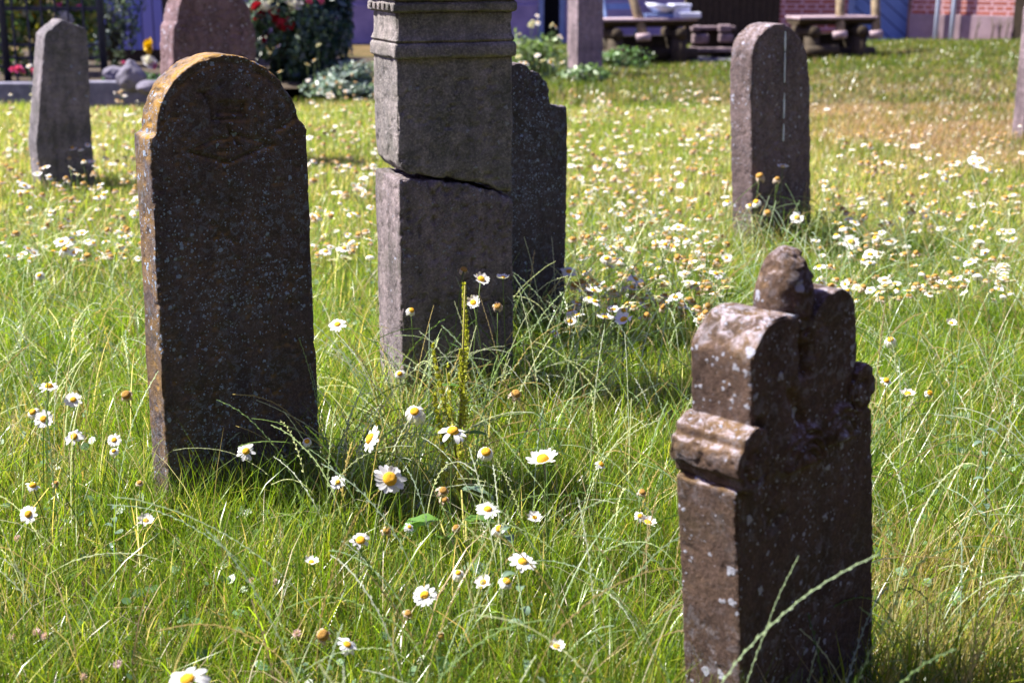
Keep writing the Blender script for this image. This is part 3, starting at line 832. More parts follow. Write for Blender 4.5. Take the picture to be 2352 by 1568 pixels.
def shrub(px, py, Y, rad, zc, n, size, cols, label, seed, blooms=(), cat='bush', name='bush', group=None):
    p = at(px, py, Y); r = empty(name, (p.x, p.y, float(ground_z(p.x, p.y))))
    tag(r, label, cat, group)
    leaf_cloud('foliage', n, rad, size, cols, r, zc, seed=seed)
    twigs(r, zc + rad[2] * .5, rad[0] * .8, 14, seed, M_TWIG)
    for bx_, by_, kind, s in blooms:
        q = at(bx_, by_, Y - rad[1] * .8)
        o = link('bloom', BLOOM[kind], r); o.location = q - r.location; o.scale = (s,) * 3
        o.rotation_euler = (random.uniform(.5, 1.3), random.uniform(-.4, .4), random.uniform(0, 6))
    return r
DKG = [(.035, .075, .045), (.05, .11, .06), (.03, .06, .05), (.09, .14, .07)]
shrub(655, 150, 14.6, (.52, .45, .72), .62, 5200, .042, DKG, 'dark leafy rose bush with red and white blooms behind the crown-carved slab', 21,
      [(592, 21, 'red', 1), (599, 36, 'red', .8), (628, 39, 'red', 1), (636, 33, 'red', .8), (643, 60, 'red', 1), (661, 57, 'red', .9), (584, 54, 'red', .7), (612, 92, 'red', .7), (622, 24, 'white', 1.2), (671, 14, 'white', 1.35), (683, 19, 'white', 1.0), (706, 7, 'pink', 1.0), (735, 2, 'pink', .8)])
shrub(735, 150, 15.0, (.36, .40, .80), .66, 4200, .05, [(.03, .075, .075), (.045, .10, .10), (.025, .05, .05)], 'blue-green leafy bush beside the rose bush and the lilac wall', 22)
shrub(812, 168, 14.2, (.50, .35, .24), .12, 4200, .028, [(.26, .34, .30), (.34, .42, .36), (.18, .28, .20)], 'low silvery grey-green cushion plant at the foot of the lilac wall', 23, cat='plant', name='cushion_plant')
shrub(105, 150, 15.0, (.62, .4, .85), .85, 5200, .045, [(.10, .20, .05), (.16, .26, .06), (.06, .13, .05), (.30, .30, .05)], 'sunlit green climbing rose with pale pink blooms behind the iron railing', 24,
      [(140, 18, 'pink', 1.1), (82, 14, 'pink', 1.1), (183, 20, 'pink', .9), (146, 50, 'white', 1.2), (62, 38, 'white', .8), (72, 40, 'yellow', .7), (95, 8, 'yellow', 1.0), (46, 28, 'yellow', .8)])
shrub(262, 150, 16.4, (.34, .3, .75), .8, 1100, .04, [(.05, .09, .06), (.09, .14, .09), (.12, .16, .14)], 'thin loose shrub growing in front of the blue shed boards', 25)
shrub(325, 178, 13.9, (.40, .22, .16), .12, 1600, .03, [(.07, .15, .05), (.10, .19, .07)], 'low green bedding plants with a yellow bloom by the reddish stone', 26, [(348, 106, 'yellow', 1.4), (350, 118, 'yellow', .9), (341, 146, 'white', .9), (352, 152, 'pink', .8), (282, 148, 'pink', .7)], cat='plant', name='bedding_plant')
shrub(45, 172, 13.75, (.30, .14, .10), .09, 900, .025, [(.07, .14, .05), (.10, .18, .06)], 'magenta flowering bedding plant behind the kerb at the railing foot', 27, [(30, 163, 'pink', .8), (43, 162, 'pink', 1.0), (76, 165, 'pink', .7), (50, 168, 'pink', .7)], cat='plant', name='bedding_plant')
shrub(1345, 158, 15.7, (.30, .2, .15), .08, 500, .035, [(.12, .22, .07), (.16, .26, .10), (.20, .28, .16)], 'tuft of green weeds around the thin upright stone', 28, cat='plant', name='weed_clump')
shrub(1425, 132, 17.8, (.45, .2, .18), .10, 600, .035, [(.10, .20, .06), (.14, .24, .09)], 'green weeds growing against the dark log bench legs', 29, cat='plant', name='weed_clump')
shrub(1225, 140, 16.2, (.38, .3, .34), .22, 1200, .035, [(.16, .26, .08), (.22, .30, .13)], 'tall green clump below the white flowers beside the cracked pillar', 30, cat='plant', name='flower_clump')
for k, px in enumerate((2275, 2292, 2308, 2238)):
    p = at(px, 105, HY - .9 - k * .1)
    o = Shape().tube([(0, 0, 0), (.02, 0, .2), (-.01 + .02 * k, .02, .38)], [.012, .01, .006], 6).tube([(.02, 0, .2), (.08, 0, .33)], .006, 5).build('dry_stalk', M_TWIG, None, smooth=True)
    o.location = (p.x, p.y, float(ground_z(p.x, p.y)))
    tag(o, 'thin dark dry stalk standing before the pink plinth of the brick house', 'dry stalk', 'dry stalks by the brick house')


# ------------------------------------------------------------------ meadow grass (nobody could count it)
def sample_meadow(n, y0, y1, margin=.45, seed=0):
    r = np.random.default_rng(seed)
    y = np.sqrt(r.random(n) * (y1 ** 2 - y0 ** 2) + y0 ** 2)
    x = (r.random(n) * 2 - 1) * (y * .36 + margin)
    return x, y, r
def clear_of_stones(x, y):
    ok = np.ones(len(x), bool)
    for o, ux, iy, w in FEET:
        lx = (x - o.x) * ux.x + (y - o.y) * ux.y; ly = (x - o.x) * iy.x + (y - o.y) * iy.y
        ok &= ~((lx > -.01) & (lx < w + .01) & (ly > -.012) & (ly < .2))
    return ok
def near_stone(x, y, reach=.22):
    d = np.full(len(x), 9.0)
    for o, ux, iy, w in FEET:
        lx = (x - o.x) * ux.x + (y - o.y) * ux.y; ly = (x - o.x) * iy.x + (y - o.y) * iy.y
        d = np.minimum(d, np.hypot(lx - np.clip(lx, 0, w), ly - np.clip(ly, 0, .15)))
    return np.clip(1 - d / reach, 0, 1)
GREENS = np.array([(.135, .225, .014), (.19, .285, .018), (.085, .165, .018), (.27, .33, .025), (.15, .22, .075), (.36, .36, .06)])
STRAW = np.array([(.44, .34, .17), (.56, .46, .30), (.36, .25, .13), (.48, .38, .13), (.52, .48, .34)])
def tints(r, n, straw):
    g = GREENS[r.choice(len(GREENS), n, p=[.27, .25, .18, .14, .10, .06])]
    s = STRAW[r.integers(0, len(STRAW), n)]
    m = (r.random(n) < straw)[:, None]
    return np.where(m, s, g) * r.uniform(.6, 1.4, (n, 1))
def blades(name, x, y, L, W, lean, curl, r, T, z0=None, label=None):
    n = len(x); az = r.random(n) * 2 * np.pi
    D = np.stack([np.cos(az), np.sin(az)], -1); tw = az + np.pi / 2 + r.normal(scale=.6, size=n)
    Sd = np.stack([np.cos(tw), np.sin(tw), np.zeros(n)], -1)
    K = 5; t = np.linspace(0, 1, K)
    ang = lean[:, None] + curl[:, None] * t[None]                     # angle from upright along the blade
    step = L[:, None] / (K - 1)
    hx = np.concatenate([np.zeros((n, 1)), np.cumsum(np.sin(ang[:, :-1]) * step, 1)], 1)
    hz = np.concatenate([np.zeros((n, 1)), np.cumsum(np.cos(ang[:, :-1]) * step, 1)], 1)
    zg = ground_z(x, y) if z0 is None else z0
    c = np.stack([x[:, None] + D[:, :1] * hx, y[:, None] + D[:, 1:] * hx, np.maximum(zg[:, None] + hz, zg[:, None] + .004)], -1)
    w = W[:, None] * np.array([.7, 1, .9, .6, .06])[None]
    V = np.stack([c - Sd[:, None] * w[..., None] / 2, c + Sd[:, None] * w[..., None] / 2], 2).reshape(n, K * 2, 3)
    o = quads_obj(name, V, K * 2, [(2 * k, 2 * k + 1, 2 * k + 3, 2 * k + 2) for k in range(K - 1)], M_GRASS, T)
    return tag(o, label, None, None, 'stuff')
def patchy(x, y): return noise2(x, y, 1.3, 41, 3)
def straw_zone(x, y):
    """dry, worn turf towards the brick house and in the sunny middle of the meadow"""
    blot = noise2(x, y, 1.9, 43, 4)
    worn = np.clip((y - 8.6) / 2, 0, 1) * np.clip((x - 1.6) / 1.4, 0, 1) * np.clip((16.5 - y) / 4, 0, 1) * .75
    return np.clip(.10 + .20 * np.clip((y - 5) / 3, 0, 1) * np.clip((17 - y) / 4, 0, 1) + worn * np.clip((blot - .36) * 4, 0, 1) + (patchy(x, y) - .5) * .8, .03, .9)
# near, tall and lush
x, y, r = sample_meadow(400000, 1.45, 6.6, seed=1)
hgt = noise2(x, y, 2.2, 51, 3); ns = near_stone(x, y)
bare = np.exp(-(((x - .86) / .26) ** 2 + ((y - 2.75) / .42) ** 2)) + .7 * np.exp(-(((x + .45) / .3) ** 2 + ((y - 2.0) / .2) ** 2)) * 0
cl_ = noise2(x, y, 8.0, 57, 2)
k = clear_of_stones(x, y) & (r.random(len(x)) < .50 + .9 * hgt + ns) & (r.random(len(x)) < .12 + 1.7 * cl_ ** 1.3 + ns) & (r.random(len(x)) < np.clip(1.25 - (y - 1.45) * .12, .5, 1)); k &= r.random(len(x)) > bare * .55
x, y, hgt, ns, bare = x[k], y[k], hgt[k], ns[k], bare[k]; n = len(x)
L = (.055 + .15 * hgt + .09 * ns + .02 * np.clip((y - 3), 0, 1)) * r.uniform(.5, 1.35, n) * np.clip(1.15 - .06 * (y - 2), .8, 1.1)
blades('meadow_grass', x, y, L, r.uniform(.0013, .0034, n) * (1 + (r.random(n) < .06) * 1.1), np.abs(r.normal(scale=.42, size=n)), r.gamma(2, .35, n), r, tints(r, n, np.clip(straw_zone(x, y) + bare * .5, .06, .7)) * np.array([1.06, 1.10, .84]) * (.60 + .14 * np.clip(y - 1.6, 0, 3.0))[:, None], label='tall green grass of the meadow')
# middle distance
x, y, r = sample_meadow(190000, 6.4, 13.2, seed=2)
k = clear_of_stones(x, y) & ((y < 13.25) | (x > -2.3)); x, y = x[k], y[k]; n = len(x); sz = straw_zone(x, y); ns = near_stone(x, y)
L = (.03 + .09 * noise2(x, y, 1.6, 52, 3)) * r.uniform(.5, 1.4, n) * (1 - .45 * np.clip(sz - .4, 0, 1)) + ns * .07
blades('meadow_grass', x, y, L, r.uniform(.003, .0062, n), np.abs(r.normal(scale=.45, size=n)), r.gamma(2, .35, n), r, (tints(r, n, np.clip(sz + .04, 0, .85)) * 1.02 + np.array([.06, .062, .018]) * r.uniform(.3, 1.4, (n, 1)) * (1 - np.clip((y - 8.6) / 2, 0, 1) * np.clip((x - 1.6) / 1.4, 0, 1))[:, None]) * (1 - (np.clip((y - 8.6) / 2, 0, 1) * np.clip((x - 1.6) / 1.4, 0, 1))[:, None] * np.array([.18, .30, .22])), label='sunlit meadow grass in the middle distance')
# far
x, y, r = sample_meadow(120000, 13.0, 22.3, seed=3)
k = clear_of_stones(x, y) & (x > -2.3 + (y - 13.4) * .21) ; x, y = x[k], y[k]; n = len(x)
L = (.03 + .07 * noise2(x, y, 1.1, 53, 3)) * r.uniform(.6, 1.4, n) + .10 * np.clip(1 - np.abs(x - .4) / 1.1, 0, 1) * np.clip((17.5 - y) / 3, 0, 1) * r.random(n)
blades('meadow_grass', x, y, L, r.uniform(.006, .012, n), np.abs(r.normal(scale=.5, size=n)), r.gamma(2, .3, n), r, tints(r, n, straw_zone(x, y)) * .58, label='short grass reaching to the house fronts')
# the same meadow carries on to either side of the view
def sample_flank(n, y0, y1, w, seed):
    r = np.random.default_rng(seed); y = r.uniform(y0, y1, n)
    x = np.where(r.random(n) < .5, -1, 1) * (y * .36 + .42 + w * r.random(n))
    k = (y < 13.2) | (x > -2.3 + (y - 13.4) * .21)
    return x[k], y[k], r
for (n, y0, y1, w, a, b, seed) in ((170000, .8, 6.6, 1.9, .0016, .0036, 31), (75000, 6.4, 13.2, 2.2, .003, .0065, 32), (34000, 13.0, 22.0, 2.5, .006, .012, 33)):
    x, y, r = sample_flank(n, y0, y1, w, seed); k = clear_of_stones(x, y); x, y = x[k], y[k]; n = len(x)
    L = (.05 + (.15 if y0 < 5 else .08) * noise2(x, y, 2.0, 51, 3)) * r.uniform(.5, 1.35, n) * (1.0 if y0 < 10 else .7)
    blades('meadow_grass', x, y, L, r.uniform(a, b, n), np.abs(r.normal(scale=.42, size=n)), r.gamma(2, .35, n), r, tints(r, n, np.clip(straw_zone(x, y), .06, .7)) * (.9 if y0 < 10 else .72), label='meadow grass carrying on past the stones')
# long bent blades and dead thatch
x, y, r = sample_meadow(9500, 1.5, 7, seed=4); k = clear_of_stones(x, y); x, y = x[k], y[k]; n = len(x)
blades('long_bent_grass', x, y, r.uniform(.2, .42, n), r.uniform(.0013, .0028, n), np.abs(r.normal(scale=.35, size=n)), r.uniform(.5, 2.0, n), r, tints(r, n, .2) * 1.2, label='long bent blades among the meadow grass')
x, y, r = sample_meadow(42000, 1.45, 7, seed=5); k = clear_of_stones(x, y); x, y = x[k], y[k]; n = len(x)
blades('dry_grass', x, y, r.uniform(.05, .16, n), r.uniform(.0012, .003, n), r.uniform(.9, 1.5, n), r.normal(scale=.4, size=n), r, tints(r, n, .85) * .85, ground_z(x, y) + r.random(n) ** 2 * .06, label='dead straw matted at the foot of the grass')

# seeding ryegrass: bowed stalks with alternating spikelets
def ryegrass(stalks, name, parent=None, seed=0):
    """stalks: list of (root, length, azimuth, lean, curl, tint, scale)"""
    r = np.random.default_rng(seed); Vs, Ts = [], []
    for root, L, az, lean, curl, tint, sc in stalks:
        D = Vector((math.cos(az), math.sin(az), 0)); up = Vector((0, 0, 1)); K = 16; pts = [Vector(root)]; ang = lean; wob = r.normal(scale=.05, size=K)
        for k in range(K):
            ang = lean + curl * ((k + 1) / K) ** 1.6 + wob[k] * .6
            pts.append(pts[-1] + (D * math.sin(ang) + up * math.cos(ang)) * (L / K))
        for p in pts: p.z = max(p.z, .01)
        side = Vector((-D.y, D.x, 0)); w = .0011 * sc
        for k in range(K):
            a, b = pts[k], pts[k + 1]; nrm = (b - a).cross(side).normalized()
            for sv in (side, nrm):
                Vs.append([a - sv * w, a + sv * w, b + sv * w * .9, b - sv * w * .9]); Ts.append(tint)
        m = int(L * .52 / (.0125 * sc)); s0 = .46
        plane = (side * math.cos(az * 3) + up.cross(side) * math.sin(az * 3)).normalized()
        for j in range(m):
            t = (s0 + (1 - s0) * j / m) * K; i = min(int(t), K - 1); p = pts[i].lerp(pts[i + 1], t - i); d = (pts[i + 1] - pts[i]).normalized()
            o = plane * (1 if j % 2 else -1); o = (o - d * o.dot(d)).normalized(); e = (d * 1.0 + o * .34).normalized(); l = .0125 * sc * (1 - .35 * j / m) * r.uniform(.8, 1.15); q = e.cross(o).normalized()
            a = p + o * .0006; tip = a + e * l; mid = a + e * l * .45
            for sv in (q, o):
                Vs.append([a, mid + sv * l * .17, tip, mid - sv * l * .17]); Ts.append(tint * r.uniform(.85, 1.2))
    return quads_obj(name, np.array([[tuple(p) for p in q] for q in Vs]), 4, [(0, 1, 2, 3)], M_GRASS, np.array(Ts), parent)
RYE = np.array([(.26, .36, .20), (.40, .49, .40), (.11, .19, .05), (.54, .58, .50), (.40, .33, .20)])
x, y, r = sample_meadow(3000, 1.5, 6.4, seed=6)
cl = [(FEET[q][0] + FEET[q][1] * r.uniform(-.1, FEET[q][3] + .25) - FEET[q][2] * abs(r.normal(scale=.16))) for q in [0] * 170 + [1] * 170 + [8] * 110 + [2] * 40 + [7] * 16]
x = np.concatenate([x, [c_.x for c_ in cl]]); y = np.concatenate([y, [c_.y for c_ in cl]])
k = clear_of_stones(x, y); x, y = x[k], y[k]
hd = noise2(x, y, 1.5, 77, 2)
st_ = [((x[i], y[i], 0), r.uniform(.26, .50), r.choice((r.uniform(0, 6.28), r.normal(2.9, .8), r.normal(.2, .7))), abs(r.normal(scale=.35)), r.uniform(.2, 1.7), RYE[r.integers(0, 5)] * r.uniform(.8, 1.15), r.uniform(.72, 1.12)) for i in range(len(x)) if hd[i] > .38]
tag(ryegrass(st_, 'seeding_grass', seed=3), 'bowed seed stalks of ryegrass through the meadow', kind='stuff')
# small round leaves of clover and weeds low in the grass
x, y, r = sample_meadow(12000, 1.5, 6, seed=8); k = clear_of_stones(x, y) & (noise2(x, y, 2.5, 90, 2) > .5); x, y = x[k], y[k]; n = len(x)
c = np.stack([x, y, ground_z(x, y) + r.uniform(.015, .10, n)], -1); s = r.uniform(.005, .016, n)[:, None]
nr = np.stack([r.normal(scale=.6, size=n), r.normal(scale=.6, size=n), np.ones(n)], -1); nr /= np.linalg.norm(nr, axis=1)[:, None]
a = np.cross(nr, r.normal(size=(n, 3))); a /= np.linalg.norm(a, axis=1)[:, None]; b = np.cross(nr, a)
V = np.stack([c - a * s, c - a * s * .3 + b * s * .75, c + a * s * .6 + b * s * .6, c + a * s * .95, c + a * s * .6 - b * s * .6, c - a * s * .3 - b * s * .75], 1)
o = quads_obj('ground_leaves', V, 6, [(0, 5, 2, 1), (5, 4, 3, 2)], M_LEAF, np.array([(.09, .17, .07), (.12, .20, .10), (.07, .14, .04)])[r.integers(0, 3, n)] * r.uniform(.8, 1.3, (n, 1)))
tag(o, 'small round weed leaves low in the grass', kind='stuff')


# ------------------------------------------------------------------ daisies
def petal_ring(sh, rr, n, droop, missing=0.0, ragged=.12, width=.085, r0=.13, curl=0.0):
    for k in range(n):
        if rr.random() < missing: continue
        a = 2 * math.pi * k / n + rr.uniform(-.1, .1); L = .37 * rr.uniform(1 - ragged * 1.6, 1.05); dr = droop + rr.uniform(-ragged, ragged) * 1.4; tw = rr.uniform(-.5, .5) * (ragged * 3)
        ca, sa = math.cos(a), math.sin(a); v = []
        for i, (t_, w) in enumerate(((0, .45), (.25, .85), (.55, 1.0), (.82, .85), (1.0, .35))):
            ang = dr * t_ * 1.6 + curl * t_ * t_
            r_ = r0 + L * (math.sin(ang) / ang if abs(ang) > .05 else 1) * t_; z = -L * t_ * math.sin(ang * .55) if abs(ang) > .02 else 0.0
            for sgn, dz in ((-1, 0), (0, -.012), (1, 0)):
                s = sgn * w * width; zz_ = z + dz + tw * s * t_
                v.append((r_ * ca - s * sa, r_ * sa + s * ca, zz_ + .02))
        sh.add(v, [(3 * i + j, 3 * i + j + 1, 3 * i + j + 4, 3 * i + j + 3) for i in range(4) for j in range(2)])
def disc_shape(sh, rr, R=.165, hgt=.09):
    prof = [(R * .80, -.03), (R, .0), (R * .96, hgt * .4), (R * .78, hgt * .78), (R * .45, hgt * .98), (R * .18, hgt * .93), (.004, hgt * .90)]
    sh.lathe([(r_ * rr.uniform(.97, 1.03), z + .015) for r_, z in prof], 14)
def calyx_shape(sh, R=.15): sh.lathe([(.03, -.10), (R * .7, -.075), (R, -.015), (R * .8, .0)], 10)
def as_mesh(name, sh, mat, mi=None):
    me = bpy.data.meshes.new(name); me.from_pydata([tuple(v) for v in sh.v], [], sh.f)
    for m_ in (mat if isinstance(mat, list) else [mat]): me.materials.append(m_)
    me.polygons.foreach_set('use_smooth', np.ones(len(me.polygons), bool))
    if mi is not None: me.polygons.foreach_set('material_index', np.array(mi, np.int32))
    return me
# kinds of corolla: flat, cup (petals raised), reflexed (hanging), ragged (some petals lost)
POSES = {'flat': (18, .10, .05, .16), 'cup': (17, -.42, .05, .18), 'reflexed': (15, 1.15, .05, .16), 'ragged': (15, .35, .32, .25)}
PETALS = {p: [] for p in POSES}; DISCS = []; OLD_PETALS = []; OLD_DISCS = []; CALYX = None
for p, (n_, dr, ms, rg) in POSES.items():
    for q in range(4):
        sh = Shape(); petal_ring(sh, random.Random(100 + q + len(p)), n_ + q % 3, dr, ms, rg); PETALS[p].append(as_mesh('petals', sh, M_PETAL))
for q in range(3):
    sh = Shape(); disc_shape(sh, random.Random(q), .165 + .01 * q, .085 + .03 * q); DISCS.append(as_mesh('disc', sh, M_DISC))
    sh = Shape(); disc_shape(sh, random.Random(q), .25, .15 + .05 * q); OLD_DISCS.append(as_mesh('disc', sh, M_DISC_OLD))
    sh = Shape(); petal_ring(sh, random.Random(50 + q), 13, .95, .15, .4, .09, .22, .9); OLD_PETALS.append(as_mesh('petals', sh, M_PETAL_OLD))
sh = Shape(); calyx_shape(sh); CALYX = as_mesh('calyx', sh, M_STEM)
def bent(root, head, n=7, sag=.12):
    root, head = Vector(root), Vector(head); d = head - root
    return [root + Vector((d.x * (t_ ** 1.7), d.y * (t_ ** 1.7), d.z * (t_ ** .92))) for t_ in (i / n for i in range(n + 1))]
def facing(tx, ty): return Vector((tx, -ty, 1.0)).normalized()
def daisy(px, py, dpx, z, pose, face, label, old=False, foot=None, seed=0):
    """one ox-eye daisy with its parts: root on the ground, head at height z seen at (px, py)"""
    rr = random.Random(seed * 31 + int(px)); head = on_level(px, py, z); dia = min(.085, max(.026, dpx / px_per_m(head)))
    fx_, fy_ = foot if foot else (rr.uniform(-.05, .05), rr.uniform(-.03, .05))
    root = Vector((head.x + fx_, head.y + fy_, float(ground_z(head.x + fx_, head.y + fy_)) - .01))
    e = empty('faded_daisy' if old else 'oxeye_daisy', root)
    tag(e, label, 'daisy', 'faded daisies in the meadow' if old else 'white daisies in the meadow')
    N = facing(*face); q = N.to_track_quat('Z', 'Y') @ Quaternion((0, 0, 1), rr.uniform(0, 6.28)); h = head - root
    for nm, me in (('petals', rr.choice(OLD_PETALS if old else PETALS[pose])), ('disc', rr.choice(OLD_DISCS if old else DISCS)), ('calyx', CALYX)):
        o = link(nm, me, e); o.location = h; o.rotation_mode = 'QUATERNION'; o.rotation_quaternion = q; sc_ = dia * (1.5 if nm == 'calyx' and old else 1); o.scale = (sc_ * rr.uniform(.86, 1.06), sc_ * rr.uniform(.86, 1.06), sc_ * rr.uniform(.8, 1.3)) if nm == 'petals' else (sc_ * (rr.uniform(.85, 1.15) if nm == 'disc' else 1),) * 3
    base = h - N * dia * .07
    Shape().tube(bent((0, 0, 0), base), [.0016] * 5 + [.0014, .0013, .0016], 6).build('stem', M_STEM, e, smooth=True)
    return e
near_list = [
 (895, 1100, 84, .34, 'flat', (.55, 1.15), 'wide open white daisy on a leaning stem, its face turned up to the sky', 0, (-.06, -.03)),
 (952, 945, 72, .36, 'reflexed', (0, .9), 'large daisy with hanging pinkish petals and fat orange disc beside the dock', 0),
 (852, 1008, 78, .33, 'flat', (-1.5, .35), 'white daisy seen edge on, tilted beside the drooping large one', 0),
 (1040, 992, 74, .33, 'ragged', (.1, .2), 'white daisy with ragged wings of petals below the dock spike', 0),
 (1116, 1038, 58, .31, 'reflexed', (.1, .75), 'white daisy with bent-back petals, next to the dock stem', 0),
 (1247, 1056, 80, .31, 'cup', (-.25, .15), 'wide white daisy opening upward on a yellowish stem', 0),
 (1120, 1170, 58, .27, 'flat', (.1, .35), 'flat white daisy touching a second bloom over the broad dock leaves', 0),
 (1147, 1214, 52, .27, 'reflexed', (.1, .7), 'daisy like a white bell with domed golden disc', 0),
 (828, 1240, 58, .27, 'ragged', (.1, .8), 'white daisy with uneven petals below the wide open one', 0),
 (1052, 1315, 42, .24, 'reflexed', (0, .5), 'small white daisy with short petals rolled under', 0),
 (1200, 1290, 64, .24, 'flat', (.15, .35), 'white daisy with narrow spread petals above the blue-green weed leaves', 0),
 (1110, 1337, 46, .22, 'cup', (-.3, .55), 'half open white daisy low beside the leafy weed stem', 0),
 (1163, 1335, 56, .22, 'reflexed', (.4, .3), 'white daisy with hanging bluish petals behind the leafy weed stem', 0),
 (975, 1366, 62, .22, 'flat', (-.2, .8), 'white daisy half veiled by crossing grass stalks', 0),
 (797, 1480, 66, .20, 'ragged', (.5, .25), 'battered white daisy beside the big orange faded head', 0),
 (430, 1560, 118, .40, 'ragged', (-.1, .25), 'big blurred white daisy rising from the bottom edge of the meadow', 0),
 (1278, 1484, 44, .18, 'cup', (.2, .3), 'small white daisy low in the grass near the scrolled stone', 0),
 (65, 1180, 50, .25, 'flat', (-.2, 1.2), 'white daisy with long separate petals alone in the grass by the edge', 0),
 (530, 868, 40, .36, 'reflexed', (.3, .9), 'white daisy hanging before the dark face of the crown-carved slab', 0),
 (565, 1036, 50, .24, 'ragged', (0, 1.2), 'pale daisy with pointed petals at the foot of the crown-carved slab', 0),
 (705, 1013, 36, .25, 'reflexed', (.2, .8), 'small white daisy by the corner of the crown-carved slab', 0),
 (918, 858, 38, .27, 'reflexed', (0, 1.0), 'white daisy at the sunlit corner of the cracked pillar foot', 0),
 (1105, 642, 42, .47, 'cup', (.5, .4), 'tall white daisy before the lower block of the cracked pillar', 0),
 (1155, 638, 36, .47, 'cup', (0, .05), 'shaded bluish daisy seen from the side before the cracked pillar', 0),
 (945, 713, 34, .38, 'reflexed', (.6, .7), 'white daisy against the lit edge of the cracked pillar', 0),
 (1087, 695, 40, .40, 'cup', (-.2, 1.0), 'shaded daisy behind the dock spike at the pillar', 0),
 (1310, 738, 38, .25, 'cup', (0, .9), 'white daisy at the foot of the scroll-topped dark stone', 0),
 (1275, 765, 30, .25, 'ragged', (.1, .6), 'small white daisy below the scroll-topped dark stone', 0),
 (1380, 1066, 36, .26, 'ragged', (.9, .4), 'half white half yellow daisy in plain green grass', 0),
 (1488, 1200, 50, .20, 'cup', (.25, .1), 'white daisy seen from below with striped petals near the scrolled stone', 0),
 (1470, 1185, 36, .21, 'ragged', (.3, .6), 'white daisy just above the one with striped petals', 0),
 (112, 888, 46, .33, 'flat', (.1, .2), 'white daisy seen from the side above a long thin stem', 0),
 (75, 946, 46, .28, 'reflexed', (-.2, .8), 'white daisy overlapping its twin under a curved seed stalk', 0),
 (100, 962, 46, .28, 'flat', (.2, 1.2), 'daisy with dull orange disc overlapping its white twin', 0),
 (168, 918, 44, .29, 'flat', (.3, .9), 'white daisy with small yellow disc by the twin daisies', 0),
 (170, 1003, 50, .26, 'ragged', (-.1, 1.0), 'white daisy with large dull disc behind crossing stalks', 0),
 (262, 1010, 36, .25, 'flat', (0, 1.2), 'white daisy standing exactly above another beside the crown-carved slab', 0),
 (261, 1035, 34, .24, 'reflexed', (0, .6), 'low white daisy just beneath another beside the crown-carved slab', 0),
 (75, 1115, 40, .22, 'ragged', (.2, .3), 'torn white daisy low in the grass at the meadow edge', 0),
 (335, 1195, 42, .16, 'cup', (.2, .5), 'white daisy sunk in the grass below the crown-carved slab', 0),
 (776, 1107, 38, .22, 'flat', (-.2, 1.0), 'white daisy with thin petals beside the wide open one', 0),
 (715, 1290, 38, .18, 'cup', (.1, .2), 'tiny white daisy fan low in the grass', 0),
 (940, 1210, 32, .20, 'ragged', (.6, .4), 'torn little daisy between two faded heads', 0),
 (1228, 1188, 40, .22, 'cup', (0, .6), 'pale daisy fading into the grass beside the white bell daisy', 0),
 (775, 745, 46, .24, 'flat', (-.1, .6), 'white daisy between the crown-carved slab and the pillar foot', 0),
 (748, 578, 34, .26, 'flat', (.1, .3), 'white daisy beside the slab edge in the bright gap', 0),
 (790, 572, 36, .28, 'flat', (.3, .1), 'sideways white daisy in the bright gap between slab and pillar', 0),
 (90, 632, 36, .28, 'reflexed', (0, 1.0), 'round white daisy with olive disc in the sunny grass', 0),
 (148, 574, 40, .30, 'reflexed', (.2, .4), 'white daisy with bright yellow cap in the sunny grass', 0),
 (2045, 780, 44, .26, 'reflexed', (-.3, .5), 'white daisy behind the bud finial stone with yellow disc to one side', 0),
 (2085, 905, 40, .27, 'cup', (0, .2), 'white daisy fan beside the small scroll of the baroque stone', 0),
 (2035, 874, 36, .27, 'ragged', (.3, .6), 'white daisy curling its petals beside the small scroll', 0),
 (2135, 903, 34, .26, 'reflexed', (.4, .6), 'white daisy with clear yellow disc beyond the small scroll', 0),
 (2185, 742, 30, .28, 'cup', (0, .5), 'white daisy amid tall seed stalks beyond the baroque stone', 0),
 (1955, 556, 50, .26, 'flat', (.1, .7), 'big white daisy right of the streaked stone foot'.replace('right of', 'past'), 0),
 (1460, 640, 46, .28, 'ragged', (.1, .5), 'white daisy with pinched yellow disc before the flowering meadow', 0),
]
old_list = [
 (887, 1219, 34, .26, (.2, .8), 'golden bald daisy head with withered collar below the wide open daisy'),
 (1018, 1126, 42, .28, (.3, .9), 'yellow faded daisy with beige shrivelled petals under the dock'),
 (1020, 1147, 34, .25, (0, .6), 'small withered daisy hanging just under the yellow faded one'),
 (937, 1408, 32, .18, (.3, .7), 'orange petal-less daisy head low in the grass'),
 (742, 1458, 48, .22, (0, 1.3), 'big orange-brown faded daisy head facing us with pale collar'),
 (1185, 905, 44, .28, (.2, .6), 'faded daisy with orange cap and tan drooping petals beyond the dock'),
 (1065, 620, 30, .48, (.3, .3), 'withered daisy against the lower block of the cracked pillar'),
 (1143, 703, 32, .40, (-.2, 1.1), 'orange faded daisy in the shade of the cracked pillar'),
 (1475, 1130, 30, .24, (.2, .6), 'small faded daisy alone near the scrolled stone'),
 (290, 907, 40, .30, (0, 1.2), 'dried pale daisy head on a short stem by the crown-carved slab'),
 (320, 1108, 22, .20, (.1, .5), 'little orange daisy button at the crown-carved slab foot'),
 (128, 1110, 24, .21, (0, .7), 'little yellow daisy button in the grass'),
 (1048, 1212, 30, .23, (0, .9), 'dark brown dead daisy head over the broad dock leaves'),
 (1012, 1460, 24, .14, (0, .8), 'small orange button deep in the grass'),
 (1745, 405, 36, .42, (-.4, .3), 'tall pale withered daisy before the streaked stone'),
 (1785, 412, 28, .42, (.3, .4), 'second tall withered daisy before the streaked stone, smaller'),
 (1763, 488, 28, .30, (0, .7), 'brown and yellow faded daisy low before the streaked stone'),
]
